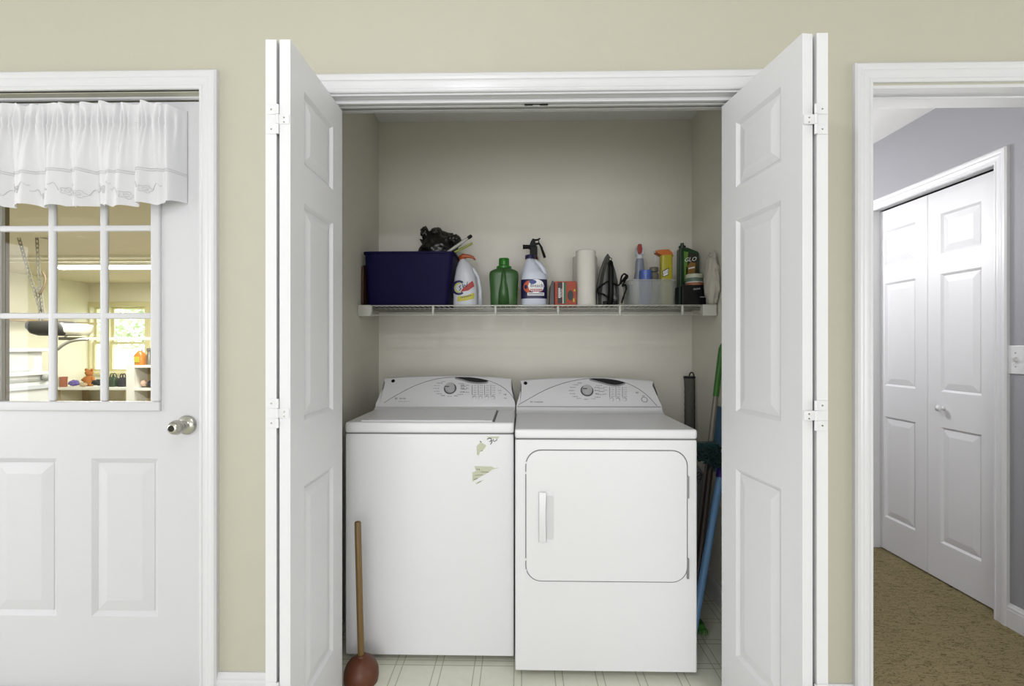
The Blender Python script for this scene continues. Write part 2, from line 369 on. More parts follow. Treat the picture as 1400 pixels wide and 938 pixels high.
# baseboards
def baseboard(name, label, org, ax, nn, u0, u1, h, zb=0.0, m=TRIM):
    org, ax, nn = Vector(org), Vector(ax), Vector(nn)
    pr = [(0, 0), (.013, 0), (.013, h - .028), (.0115, h - .024), (.0115, h - .016), (.008, h - .009), (.005, h), (0, h)]
    mb = MB(); n = len(pr)
    a = [org + ax * u0 + nn * v + Vector((0, 0, zb + z)) for v, z in pr] + [org + ax * u1 + nn * v + Vector((0, 0, zb + z)) for v, z in pr]
    mb.add(a, [tuple(range(n)), tuple(range(2 * n - 1, n - 1, -1))] + [(i, (i + 1) % n, (i + 1) % n + n, i + n) for i in range(n)])
    return struct(name, mb, m, label)
bb = EYE - W(332, 918, DW).z
baseboard('baseboard_left', 'white baseboard between the garage door and the laundry closet', (0, DW, 0), (1, 0, 0), (0, -1, 0), gx1 + .062, OL - .053, hz(918, DW, 332))
baseboard('baseboard_right', 'white baseboard between the laundry closet and the hall', (0, DW, 0), (1, 0, 0), (0, -1, 0), OR_ + .053, hx0 - .062, hz(934, DW, 1145))
baseboard('baseboard_closet', 'white baseboard along the closet side wall beside the dryer', (XR, 0, 0), (0, 1, 0), (-1, 0, 0), DI, DB, .10)
baseboard('baseboard_hall', 'white baseboard below the light switch in the hall', (HX, 0, 0), (0, 1, 0), (-1, 0, 0), DI, HDOOR0 + .018 - .062, .105, HZ)

# ---------------- panelled door leaves
def leaf(name, parent, w_, h, t_, panels, m, sides=(1, -1), holes=(), d=.009, loc=(0, 0, 0), rz=0, st=.011, slope=.030):
    """leaf in local x 0..w, y -t/2..t/2, z 0..h, with recessed fields; each raised field is a child of its own"""
    mb = MB(); xs = sorted({0, w_} | {p[0] for p in panels + list(holes)} | {p[1] for p in panels + list(holes)}); zs = sorted({0, h} | {p[2] for p in panels + list(holes)} | {p[3] for p in panels + list(holes)})
    def inside(l, cx, cz): return [p for p in l if p[0] < cx < p[1] and p[2] < cz < p[3]]
    for sd in (-1, 1):
        y = sd * t_ / 2
        for i in range(len(xs) - 1):
            for j in range(len(zs) - 1):
                cx, cz = (xs[i] + xs[i + 1]) / 2, (zs[j] + zs[j + 1]) / 2
                if inside(holes, cx, cz): continue
                if inside(panels, cx, cz) and sd in sides: continue
                mb.quad((xs[i], y, zs[j]), (xs[i + 1], y, zs[j]), (xs[i + 1], y, zs[j + 1]), (xs[i], y, zs[j + 1]))
        if sd in sides:
            for (a, b, c, e) in panels:
                o_ = [(a, y, c), (b, y, c), (b, y, e), (a, y, e)]; y2 = y - sd * d
                i_ = [(a + st, y2, c + st), (b - st, y2, c + st), (b - st, y2, e - st), (a + st, y2, e - st)]
                mb.add(o_ + i_, [(0, 1, 5, 4), (1, 2, 6, 5), (2, 3, 7, 6), (3, 0, 4, 7), (4, 5, 6, 7)])
    for (a, b, c, e) in list(holes) + [(0, w_, 0, h)]:
        h0, h1 = -t_ / 2, t_ / 2
        mb.add([(a, h0, c), (b, h0, c), (b, h0, e), (a, h0, e), (a, h1, c), (b, h1, c), (b, h1, e), (a, h1, e)], [(0, 1, 5, 4), (1, 2, 6, 5), (2, 3, 7, 6), (3, 0, 4, 7)])
    o = mb.build(name, m, parent)
    bm = bmesh.new(); bm.from_mesh(o.data); bmesh.ops.remove_doubles(bm, verts=bm.verts, dist=1e-5); bmesh.ops.recalc_face_normals(bm, faces=bm.faces); bm.to_mesh(o.data); bm.free()
    o.location = loc; o.rotation_euler = (0, 0, rz)
    for sd in sides:
        for (a, b, c, e) in panels:
            k = MB(); y = sd * t_ / 2; g = st + .002
            def rect(ins, yy): return [(a + ins, yy, c + ins), (b - ins, yy, c + ins), (b - ins, yy, e - ins), (a + ins, yy, e - ins)]
            rings = rect(g, y - sd * (d - .0002)) + rect(g, y - sd * (d - .0012)) + rect(g + slope, y - sd * .0015) + rect(g + slope + .003, y - sd * .0012)
            fs = [(0, 1, 2, 3)] + [(q * 4 + i, q * 4 + (i + 1) % 4, q * 4 + 4 + (i + 1) % 4, q * 4 + 4 + i) for q in range(3) for i in range(4)] + [(12, 13, 14, 15)]
            k.add(rings, fs); k.build('raised_panel', m, o)
    return o

# ---------------- garage entry door (door_1)
DD = 1.630; DT = .044
dx0, dx1 = -2.004, -1.0895
d1 = thing('door_1', 'white steel entry door with nine lites above two raised panels', None, ((dx0 + dx1) / 2, DD + DT / 2, .018), kind='structure')
def DLx(x): return sx(x, DD) - dx0
def DLz(y, x=150): return hz(y, DD, x) - .018
rp = (DLx(125), DLx(216), DLz(843), DLz(627)); lpw = rp[1] - rp[0]; lx1 = DLx(77.5)
fx1 = DLx(221); fxc = DLx(107.5); fx0 = 2 * fxc - fx1 - .018; fz0 = DLz(562); fz1 = DLz(312.5) + .355
hole = (fx0 + .001, fx1 - .001, fz0 + .001, fz1 - .001)
lf = leaf('door_slab', d1, dx1 - dx0, 2.040, DT, [(lx1 - lpw, lx1, rp[2], rp[3]), rp], DOORW, sides=(-1,), holes=[hole], d=.010, st=.016, slope=.036, loc=(dx0 - d1.location.x, 0, 0))
o_ = Vector((dx0 - d1.location.x, -DT / 2, 0))     # door-local origin of the front face
def dbox(mb, a, b, y0, y1, c, e): mb.box(o_.x + a, o_.x + b, o_.y + y0, o_.y + y1, c, e)
fr = MB()
fw = .034
for (a, b, c, e) in ((fx0, fx1, fz0, fz0 + fw), (fx0, fx1, fz1 - fw, fz1), (fx0, fx0 + fw, fz0 + fw, fz1 - fw), (fx1 - fw, fx1, fz0 + fw, fz1 - fw)):
    dbox(fr, a, b, -.010, .008, c, e)
lite = fr.build('lite_frame', DOORW, d1, bevel=.006)
vx = [DLx(72), DLx(142.5)]; hzs = [DLz(312.5, 107), DLz(432, 107)]
mw = .0125
for x in vx:
    mb = MB(); dbox(mb, x - mw, x + mw, -.006, .009, fz0 + fw, fz1 - fw); mb.build('muntin', DOORW, lite, bevel=.006)
for z in hzs:
    mb = MB(); dbox(mb, fx0 + fw, fx1 - fw, -.0055, .0085, z - mw * .85, z + mw * .85); mb.build('muntin', DOORW, lite, bevel=.005)
cx_ = [fx0 + fw] + vx + [fx1 - fw]; cz_ = [fz0 + fw] + hzs[::-1] + [fz1 - fw]
for i in range(3):
    for j in range(3):
        mb = MB(); dbox(mb, cx_[i] + (mw if i else 0), cx_[i + 1] - (mw if i < 2 else 0), .003, .005, cz_[j] + (mw if j else 0), cz_[j + 1] - (mw if j < 2 else 0)); mb.build('pane', GLASS, lite)
kp = W(256, 581, DD); kl = Vector((kp.x - d1.location.x, -DT / 2, kp.z - .018))
kb = MB().lathe([(.0, .000), (.033, .000), (.0335, .004), (.029, .009), (.020, .013), (.013, .017), (.012, .030), (.014, .034), (.0215, .039), (.0245, .046), (.0250, .053), (.0225, .064), (.0170, .073), (.0125, .076), (.0, .076)], kl, (0, -1, 0), 32, cap=False).build('door_knob', CHROME, d1, smooth=True)
MB().lathe([(.0, .0762), (.0105, .0762), (.0100, .0785), (.0, .0785)], kl, (0, -1, 0), 20, cap=False).build('lock_button', mat('dark_metal', '#3b3a36', .35, metal=.8), kb)
MB().box(o_.x + .002, o_.x + dx1 - dx0 - .002, -DT / 2 - .004, DT / 2, -.016, .001).build('door_sweep', BLACKP, d1)
th = MB().box(GJ0, GJ1, DD - .03, DG + .02, -.001, .0015)
struct('trim_5', th, mat('grey_threshold_metal', '#77766f', .4, metal=.6), 'dark metal threshold under the garage entry door')

# ---------------- laundry bifold doors
BW, BT, BZ, BHt = .381, .0286, .016, 2.004
BP = [(.083, .298, .213 - BZ, .816 - BZ), (.083, .298, 1.0 - BZ, 1.613 - BZ), (.083, .298, 1.719 - BZ, 1.927 - BZ)]
def hinge(parent, c, dirx, z, big):
    """flat non-mortise hinge lying on the two front edges"""
    hb = MB()
    for k, (dz, side) in enumerate(((.026, -1), (0, 1), (-.026, -1))):
        a0, a1 = (c.x - .0305, c.x + .002) if side * big < 0 else (c.x - .002, c.x + .0305)
        hb.box(a0, a1, c.y - .0022, c.y - .0004, z + dz - .0125, z + dz + .0125)
    h = hb.build('hinge', BIFW, parent, bevel=.0006, seg=1)
    kb_ = MB()
    for dz in (.026, 0, -.026): kb_.tube([(c.x, c.y - .003, z + dz - .0125), (c.x, c.y - .003, z + dz + .0125)], .0038, 10)
    kb_.build('knuckle', BIFW, h, smooth=True, auto=40)
    sb = MB()
    for dz, side in ((.026, -1), (.004, 1), (-.008, 1), (-.026, -1)):
        sb.lathe([(.0022, 0), (.0022, .0008)], (c.x + side * big * .017, c.y - .0022, z + dz), (0, -1, 0), 10)
    sb.build('screw', CHROME, h)
def bifold(name, label, fpt, bpt, sgn, jamb_x):
    """inner leaf face runs fpt(front) -> bpt(back); leaves lie on the sgn side of it"""
    root = thing(name, label, None, (fpt[0], fpt[1], 0), kind='structure')
    f0, b0 = Vector((*fpt, 0)), Vector((*bpt, 0)); dr = (b0 - f0).normalized(); nn = Vector((-dr.y, dr.x, 0))
    if nn.x * sgn < 0: nn = -nn
    a = math.atan2(dr.y, dr.x)
    c = nn * (BT / 2)
    l1 = leaf('inner_leaf', root, BW, BHt, BT, BP, BIFW, loc=(c.x, c.y, BZ), rz=a)
    f2 = Vector((sgn * (BT + .0085), 0, 0)); b2 = Vector((jamb_x - fpt[0] - sgn * .035, BW * .992, 0)); dr2 = (b2 - f2).normalized(); n2 = Vector((-dr2.y, dr2.x, 0))
    if n2.x * sgn < 0: n2 = -n2
    a2 = math.atan2(dr2.y, dr2.x); c2 = f2 + n2 * (BT / 2)
    l2 = leaf('outer_leaf', root, BW, BHt, BT, BP, BIFW, loc=(c2.x, c2.y, BZ), rz=a2)
    hc = Vector((sgn * (BT + .0042), 0, 0))
    return root, hc, l2
Df, Db = 1.245, 1.624
lroot, hc, _ = bifold('door_2', 'white six panel bifold door folded open beside the washer', (sx(397, Df), Df), (sx(467.5, Db), Db), -1, OL + .016)
for yy in (163.5, 565, 952): hinge(lroot, hc, 1, hz(yy, Df, 380), 1 if yy < 300 else 1)
rroot, hc, rl2 = bifold('door_3', 'white six panel bifold door folded open beside the dryer', (sx(1097, Df), Df), (sx(986.5, Db), Db), 1, OR_ - .016)
for yy in (163.5, 568, 955): hinge(rroot, hc, 1, hz(yy, Df, 1100), -1)
MB().lathe([(.0, 0), (.010, 0), (.007, .006), (.006, .012), (.012, .018), (.0155, .025), (.013, .031), (.0, .034)], (.05, -BT / 2 if False else BT / 2, hz(625, Df, 1100) - BZ), (0, 1, 0), 18, cap=False).build('knob', BIFW, rl2, smooth=True)
# bifold track
tr = thing('trim_6', 'white metal bifold track under the closet head jamb', None, (.05, 1.65, OH - .006), kind='structure'); lo = tr.location
TX0, TX1 = OL + .016, OR_ - .016
MB(lo).box(TX0, TX1, 1.632, 1.635, OH - .022, OH - .006).box(TX0, TX1, 1.661, 1.664, OH - .022, OH - .006).box(TX0, TX1, 1.635, 1.661, OH - .009, OH - .006).box(TX0, TX1, 1.635, 1.641, OH - .022, OH - .019).box(TX0, TX1, 1.655, 1.661, OH - .022, OH - .019).build('track_channel', mat('track_white_metal', '#C6C6C4', .4, metal=.2), tr)
MB(lo).box(TX0, TX1, 1.612, 1.626, OH - .018, OH - .006).build('stop_strip', TRIM, tr, bevel=.002)
mb = MB(lo); cxx = sx(733, 1.64)
for dx in (-.026, .026): mb.box(cxx + dx - .014, cxx + dx + .014, 1.627, 1.6318, OH - .021, OH - .010)
mb.box(cxx - .012, cxx + .012, 1.627, 1.631, OH - .019, OH - .014); mb.build('snugger', mat('dark_metal', '#3b3a36'), tr)

# ---------------- hall bifold (door_4)
d4 = thing('door_4', 'white closed bifold closet door in the hall', None, (HX + .05, (HDOOR0 + HDOOR1) / 2, 0), kind='structure')
HW = .378; HBZ = -.014; HH2 = 2.038
y_l = WX(1196.5, 500, HX + .05).y
HP = [(.078, .300, .195, .800), (.078, .300, .985, 1.60), (.078, .300, 1.705, 1.915)]
for k in range(2):
    leaf('bifold_leaf', d4, HW, HH2, .030, HP, BIFW, sides=(-1,), loc=(.015, y_l - d4.location.y - k * (HW + .003), HBZ), rz=-PI / 2 )
kn = WX(1283, 557, HX + .05); kl = kn - d4.location + Vector((0, 0, 0))
kl = Vector((0, WX(1290, 557, HX + .05).y - d4.location.y, kn.z))
MB().lathe([(.0, 0), (.011, 0), (.008, .006), (.007, .014), (.013, .020), (.0165, .028), (.014, .035), (.0, .038)], kl, (-1, 0, 0), 20, cap=False).build('knob', BIFW, d4, smooth=True)
MB().box(.0, .03, HDOOR0 + .012 - d4.location.y, HDOOR1 - .012 - d4.location.y, HBZ + HH2 + .008, 2.033).build('track', mat('black_plastic', '#141414'), d4)
# light switch
sw = thing('light_switch', 'white single toggle light switch on the grey hall wall', 'light switch', WX(1390.5, 492, HX)); q = sw.location
pl = MB(q).box(HX - .006, HX, q.y - .037, q.y + .037, q.z - .062, q.z + .062).build('cover_plate', TRIM, sw, bevel=.004)
MB(q).obox((HX - .010, q.y, q.z + .003), (.008, 0, .003), (0, .0045, 0), (-.003, 0, .009)).build('toggle', TRIM, sw, bevel=.0015)
for dz in (.030, -.030): MB(q).lathe([(.003, 0), (.0026, .0012)], (HX - .006, q.y, q.z + dz), (-1, 0, 0), 12).build('screw', CHROME, sw)

# ================================================================== APPLIANCES
PRINT = mat('grey_printed_marks', '#8B8B8D', .6); PRINTD = mat('dark_printed_marks', '#4A4A4C', .5)
DISP = mat('dark_display_window', '#2B2B2C', .2); RED = mat('red_ink', '#A33A36', .6)
def appliance(kind, label, x0, x1, df, ztop, zgap, yA, zA, yB, zB, dback, peak_drop, console_px, ring):
    xc = (x0 + x1) / 2
    root = thing(kind, label, kind.replace('clothes_', '').replace('_', ' '), (xc, df + .3, 0)); off = root.location
    if kind == 'clothes_dryer': root['category'] = 'dryer'
    else: root['category'] = 'washing machine'
    body = MB(off).box(x0, x1, df, dback, .022, zgap - .003).build('cabinet', ENAMEL, root, bevel=.006, seg=3)
    for fx in (x0 + .06, x1 - .06):
        for fy in (df + .06, dback - .06): MB(off).lathe([(.018, 0), (.022, .004), (.022, .010), (.010, .012), (.010, .0225)], (fx, fy, 0), n=14).build('foot', BLACKP, root)
    MB(off).box(x0 + .004, x1 - .004, df + .004, dback - .004, zgap - .004, zgap + .001).build('top_gap', GAPD, root)
    top = MB(off).box(x0 - .001, x1 + .001, df - .002, dback, zgap + .0005, ztop).build('top_panel', ENAMEL, root, bevel=.009, seg=3)
    # console: loft of side profiles along x
    A, B = Vector((0, yA, zA)), Vector((0, yB, zB)); up = (B - A).normalized(); nrm = Vector((0, up.z, -up.y)) * -1   # points to the viewer
    if nrm.y > 0: nrm = -nrm
    mb = MB(off); n = 36; rows = []
    for i in range(n + 1):
        s_ = i / n; x = x0 + (x1 - x0) * s_; e = abs(2 * s_ - 1)
        drop = peak_drop * e ** 2 + .014 * max(0, (e - .93) / .07) ** 2
        yb, zb = yB - drop * (yB - yA) / (zB - zA), zB - drop
        ins = .0
        pr = [(yA - .030, ztop - .001), (yA - .012, ztop + .006), (yA - .003, zA - .012), (yA, zA), (yb, zb), (yb + .006, zb + .004), (yb + .016, zb + .005), (yb + .09, zb - .004), (dback - .03, zb - .03), (dback - .02, ztop - .001)]
        base = len(mb.v)
        for (y, z) in pr:
            # ends lean inwards a little as they rise
            lean = .030 * max(0, (z - zA)) / .11 * (1 if i == 0 else (-1 if i == n else 0)) if (i in (0, n)) else 0
            mb.v.append(Vector((x + lean, y, z)))
        rows.append(base)
    k = len(pr)
    for i in range(n):
        for j in range(k): mb.f.append((rows[i] + j, rows[i] + (j + 1) % k, rows[i + 1] + (j + 1) % k, rows[i + 1] + j))
    mb.f.append(tuple(rows[0] + j for j in range(k))); mb.f.append(tuple(rows[n] + j for j in reversed(range(k))))
    con = mb.build('console', ENAMEL2, root, smooth=True, auto=30)
    p0 = Vector((0, yA, zA))
    def F_(px, py, l=0): return WP(px, py, p0, nrm) + nrm * (.0006 + l)
    def lines(name, segs, m, w_=.0009):
        b = MB(off)
        for a_, c_ in segs:
            P, Q = F_(*a_), F_(*c_); dv = (Q - P).normalized().cross(nrm) * w_; b.obox((P + Q) / 2, (Q - P) / 2, dv, nrm * .0004)
        return b.build(name, m, con)
    console_px(root, con, off, F_, lines, nrm)
    if kind == 'clothes_dryer': MB(off).lathe([(.0115, 0), (.0135, .0008), (.0150, 0), (.0135, -.0004), (.0115, 0)], F_(881, 546.5), nrm, 20, cap=False).build('start_button_ring', PRINT, con)
    if kind == 'clothes_dryer': MB(off).box(x0 + .004, x1 - .004, yA - .0016, yA + .001, zA - .0016, zA + .0004).build('console_seam', PRINTD, con)
    return root, off, top, body
def bars(b, off, F_, nrm, items):        # small printed words as rows of tiny strokes
    for (x, y, w_, h) in items:
        k = max(2, int(w_ / 1.3)); 
        for i in range(k):
            a_ = x + w_ * i / k; c_ = a_ + w_ / k * R.uniform(.45, .85); hh = h * R.uniform(.6, 1)
            P = [F_(a_, y - hh / 2), F_(c_, y - hh / 2), F_(c_, y + hh / 2), F_(a_, y + hh / 2)]
            b.add(P + [p + nrm * .0003 for p in P], [(0, 1, 2, 3), (4, 7, 6, 5)])
def common_console(arc, cres, dial, ox, oy, badge, logo, cols, extra):
    def f(root, con, off, F_, lines, nrm):
        b = MB(off); b.tube([F_(x, y) for x, y in arc], .0011, 6); b.build('arc_trim', PRINTD, con)
        b = MB(off); pts = [F_(x, y, .0003) for x, y in cres]; b.add(pts + [p + nrm * .0012 for p in pts], [tuple(range(len(pts))), tuple(range(2 * len(pts) - 1, len(pts) - 1, -1))] + [(i, (i + 1) % len(pts), (i + 1) % len(pts) + len(pts), i + len(pts)) for i in range(len(pts))])
        b.build('display', DISP, con)
        b = MB(off); pts = [F_(x, y + 2.2, .0002) for x, y in cres[len(cres) // 2:]]; pts += [F_(x, y - .2, .0002) for x, y in reversed(cres[len(cres) // 2:])]
        b.add(pts, [tuple(range(len(pts)))]); b.build('display_lip', PRINT, con)
        c = F_(*dial)
        kn = MB(off).lathe([(.0, 0), (.0295, 0), (.0295, .003), (.0275, .004), (.0265, .002), (.0, .002)], c, nrm, 32, cap=False).build('dial_ring', PRINTD, con, smooth=True, auto=40)
        kd = MB(off).lathe([(.0, .001), (.0245, .001), (.0235, .016), (.021, .019), (.0, .019)], c, nrm, 32, cap=False).build('dial', mat('dial_plastic', '#C3C3C4', .2, metal=.3), con, smooth=True, auto=40)
        u = nrm.cross(Vector((1, 0, 0))).normalized(); xh = Vector((1, 0, 0))
        MB(off).obox(c + nrm * .0205 - xh * .012, xh * .010, u * .0018, nrm * .0015).build('dial_pointer', PRINTD, kd)
        MB(off).lathe([(.0, 0), (.0088, 0), (.0085, .0012), (.0, .0014)], F_(*badge), nrm, 20, cap=False).build('badge', BLACKP, con)
        b = MB(off); bars(b, off, F_, nrm, logo + extra)
        for a_ in range(14):                       # words around the dial
            an = PI * .62 + a_ * (2 * PI * .80) / 13
            bx, by = dial[0] + ox * math.cos(an), dial[1] - oy * math.sin(an)
            w_ = 8 if abs(math.cos(an)) > .5 else 6
            bars(b, off, F_, nrm, [(bx - w_ / 2 + (-3.5 if math.cos(an) < -.3 else 3.5 if math.cos(an) > .3 else 0), by, w_, 1.3)])
        b.build('printed_words', PRINT, con)['kind'] = 'stuff'
        for x, y0_, y1_ in cols:
            P, Q = F_(x, y0_), F_(x, y1_); MB(off).obox((P + Q) / 2, (Q - P) / 2, Vector((.0010, 0, 0)), nrm * .0006).build('indicator_row', PRINTD, con)
        b = MB(off)
        for x, y0_, y1_ in cols:
            for q in range(5): bars(b, off, F_, nrm, [(x + 2.2, y0_ + 1 + (y1_ - y0_ - 2) * q / 4, 4.2, 1.1)])
        b.build('setting_words', PRINT, con)['kind'] = 'stuff'
        for x, y0_, y1_ in cols:
            MB(off).lathe([(.0, 0), (.0105, 0), (.0100, .0025), (.0, .0035)], F_(x + 3.0, y1_ + 3.2), nrm, 16, cap=False).build('button', ENAMEL2, con, smooth=True)
    return f
def bez(pts, n=26):           # smooth interpolation through pixel points (Catmull-Rom)
    out = []; P = [pts[0]] + pts + [pts[-1]]
    for i in range(1, len(P) - 2):
        for q in range(n // (len(pts) - 1) + 1):
            t_ = q / (n // (len(pts) - 1) + 1)
            f = lambda a, b, c, d: .5 * ((2 * b) + (-a + c) * t_ + (2 * a - 5 * b + 4 * c - d) * t_ ** 2 + (-a + 3 * b - 3 * c + d) * t_ ** 3)
            out.append((f(P[i - 1][0], P[i][0], P[i + 1][0], P[i + 2][0]), f(P[i - 1][1], P[i][1], P[i + 1][1], P[i + 2][1])))
    return out + [pts[-1]]
wx0, wx1, wf = sx(472, 1.816), sx(702.5, 1.816), 1.816
warc = bez([(525, 551), (540, 541.5), (566, 528), (592, 519.3), (615, 516.2), (640, 516.2), (664, 519.5), (685, 528), (699, 540), (706, 553)])
wcres = bez([(622, 516.2), (640, 516), (655, 517.8), (668, 520.8)]) + bez([(668, 520.8), (663, 522.6), (652, 523), (642, 521.6), (632, 518.6), (622, 516.2)])
wcols = [(645.5, 526.5, 540.5), (654, 526.5, 540.5), (662.5, 526.5, 540.5), (671, 526.5, 540.5)]
wlogo = [(540, 545, 3.5, 4), (546.5, 545, 9, 2.5), (545, 549, 15, .9)]
wext = [(630, 527, 5.5, 2.2), (630, 531, 5.5, 2.2), (630, 536, 5, 2.2), (637, 527, 5, 1.2), (637, 531, 5, 1.2), (637, 536.5, 5, 1.2), (681, 534, 5, 1.8), (682, 537.5, 3, 1.4), (688.5, 539.5, 4, 2.2), (689, 544.5, 4, 1.6)]
wz = W(590, 577.5, wf).z
wroot, woff, wtop, wbody = appliance('clothes_washer', 'white top load washer with torn sticker remnants on its front', wx0, wx1, wf, wz, W(590, 592.5, wf).z,
    2.200, hz(552.5, 2.20), 2.285, hz(515.5, 2.285), 2.50, .014, common_console(warc, wcres, (615.5, 531.5), 15.5, 10.5, (537.5, 521), wlogo, wcols, wext), 0)
# inset lid
def top_pt(px, py): return WP(px, py, Vector((0, 0, wz)), Vector((0, 0, 1)))
lidpoly = [top_pt(512, 577), top_pt(673, 578), top_pt(680, 564.5), top_pt(541, 563)]
a = top_pt(510, 577.0); b = top_pt(673, 577.2); ly0 = a.y + .01; ly1 = 2.155
lx0_, lx1_ = wx0 + .055, b.x
ld = MB(woff).box(lx0_, lx1_, ly0, ly1, wz - .0005, wz + .005).build('lid', ENAMEL, wroot, bevel=.004, seg=3)
MB(woff).box(lx1_ + .001, lx1_ + .009, ly0 + .005, ly1 - .01, wz - .0005, wz + .0008).build('lid_gap', GAPD, ld)
MB(woff).box(lx0_ + .03, lx1_ - .03, ly0 + .006, ly0 + .012, wz + .005, wz + .0062).build('lid_edge', ENAMEL, ld, bevel=.0008)
# torn sticker remnants
STK = mat('old_sticker_paper', '#C4C6AE', .8, var=.08, scale=150)
def FR(px, py, l=0): p = W(px, py, wf); return p + Vector((0, -.0004 - l, 0))
def sticker(polys, marks, name='sticker_remnant'):
    m_ = MB(woff)
    for p in polys: m_.prism(p, lambda u, v: FR(u, v, -.0003), lambda u, v: FR(u, v, .0004))
    s_ = m_.build(name, STK, wroot)
    m_ = MB(woff)
    for seg, wd in marks: m_.tube([FR(u, v, .0005) for u, v in seg], wd, 5)
    m_.build('ink_marks', PRINTD, s_)['kind'] = 'stuff'; return s_
sticker([[(651.5, 610), (656, 606), (656, 602.5), (660, 606), (665, 609), (662, 614), (656, 618.5), (655, 622.5), (652, 622)]], [([(656, 603), (658.5, 604.5)], .0012), ([(657.5, 616.5), (660, 616)], .0010)])
sticker([[(665, 597), (683, 597), (681, 600), (676, 599), (670, 600)]], [([(666, 600.5), (669, 599), (671.5, 599.5), (672, 602), (669.5, 604)], .0016), ([(672, 601.5), (672.5, 605), (670.5, 607.5)], .0016), ([(674.5, 600), (673.8, 602.5), (676, 603.5), (679, 602), (679.5, 600)], .0014)])
sticker([[(648.5, 637.3), (672, 638), (676, 640), (683, 639.6), (673, 642), (668, 646), (658, 651.5), (646, 658.5), (645.7, 646), (651, 644)]],
        [([(651.5, 641), (654, 642)], .0009), ([(655.5, 640.6), (655.2, 643)], .0009), ([(657, 645), (668, 645.5)], .0008), ([(649, 650), (660, 649)], .0007), ([(648, 655.5), (653, 654)], .0010)])
sticker([[(650, 661), (656, 658), (662, 656), (656, 660), (652, 662)]], [([(653, 660), (658, 657.6)], .0006)])

drx0, drx1, dfr = sx(704.3, 1.738), sx(953.3, 1.738), 1.738
darc = bez([(709, 553.5), (723, 545.5), (745, 533.5), (772, 523.5), (798, 518.4), (820, 517.8), (845, 520.5), (866, 528), (884, 540), (898, 555)])
dcres = bez([(806, 518.2), (825, 517.9), (842, 520), (855, 523.3)]) + bez([(855, 523.3), (846, 526), (836, 525.8), (822, 522.5), (806, 518.2)])
dcols = [(833.5, 529, 543), (842, 529, 543), (851, 529, 543)]
dlogo = [(725, 549.5, 4, 3), (730.5, 549.8, 12, 2)]
dext = [(813, 530, 7, 2.2), (813, 534, 7, 2.2), (814, 538.5, 6, 2.2), (825, 529.5, 6, 1.2), (825, 533.5, 5, 1.2), (825, 539, 5, 1.2), (869, 537, 4.5, 2.6), (878, 541.5, 4, 1.4)]
dz = W(828, 587, dfr).z
droot, doff, dtop, dbody = appliance('clothes_dryer', 'white front load dryer with rounded square door beside the washer', drx0, drx1, dfr, dz, W(828, 600.4, dfr).z,
    2.170, hz(555.7, 2.17), 2.258, hz(517.6, 2.258), 2.47, .016, common_console(darc, dcres, (802.5, 534.5), 17, 11.5, (718.5, 524), dlogo, dcols, dext), 0)
# start button on dryer
def DFp(px, py, l=0): return W(px, py, dfr) + Vector((0, -l, 0))
nd = Vector((0, -.80, .60))
q0 = W(718.2, 614.5, dfr); q1 = W(940.3, 796.8, dfr)
poly = rrect(q0.x, q1.x, q1.z, q0.z, .058, 8)
inner = rrect(q0.x + .0032, q1.x - .0032, q1.z + .0032, q0.z - .0032, .055, 8)
MB(doff).prism(poly, lambda u, v: (u, dfr - .0006, v), lambda u, v: (u, dfr + .004, v)).build('door_gap', GAPD, droot)
ddoor = MB(doff).prism(inner, lambda u, v: (u, dfr - .0045, v), lambda u, v: (u, dfr + .003, v)).build('dryer_door', ENAMEL, droot, bevel=.003, seg=3)
# recessed pull on the dryer door
h0 = W(736, 671, dfr); h1 = W(757, 741, dfr)
ring_ = rrect(h0.x, h1.x, h1.z, h0.z, .014, 5)
MB(doff).prism(ring_, lambda u, v: (u, dfr - .0058, v), lambda u, v: (u, dfr - .0040, v)).build('handle_plate', ENAMEL, ddoor, bevel=.0008)
pc = W(747, 677, dfr); pd = W(757, 737, dfr)
MB(doff).prism(rrect(pc.x, pd.x, pd.z, pc.z, .008, 4), lambda u, v: (u, dfr - .0062, v), lambda u, v: (u, dfr - .0050, v)).build('handle_hollow_shade', mat('shaded_enamel_recess', '#D2D2D2', .4), ddoor)  # flat plate; the shade of the hollow is put into its greyer colour
mbh = MB(doff); g0 = W(735.8, 672, dfr); g1 = W(748, 740, dfr)
st_ = []
for i in range(13):
    t_ = i / 12; z = g0.z + (g1.z - g0.z) * t_; bow = math.sin(PI * t_)
    st_.append((z, bow))
for z, bow in st_: mbh.v += [Vector((g0.x, dfr - .0055, z)), Vector((g0.x + .003, dfr - .013 - .010 * bow, z)), Vector((g1.x - .004 - .003 * bow, dfr - .016 - .012 * bow, z)), Vector((g1.x - .002 - .003 * bow, dfr - .008, z))]
for i in range(12):
    for j in range(4): mbh.f.append((i * 4 + j, i * 4 + (j + 1) % 4, i * 4 + 4 + (j + 1) % 4, i * 4 + 4 + j))
mbh.f += [(0, 1, 2, 3), (51, 50, 49, 48)]
mbh.build('door_handle', ENAMEL, ddoor, bevel=.0015)
for y0_, y1_ in ((651, 681), (763, 791)):
    a, b = W(938.6, y0_, dfr), W(941.6, y1_, dfr); MB(doff).box(a.x, b.x, dfr - .0065, dfr + .001, b.z, a.z).build('hinge', mat('grey_hinge_metal', '#8d8d8d', .4, metal=.6), droot, bevel=.0015)
for y0_, y1_ in ((631, 634), (645, 648), (763, 766), (778, 781)):
    a, b = W(717.4, y0_, dfr), W(720, y1_, dfr); MB(doff).box(a.x, b.x, dfr - .003, dfr + .001, b.z, a.z).build('door_bumper', ENAMEL, droot)

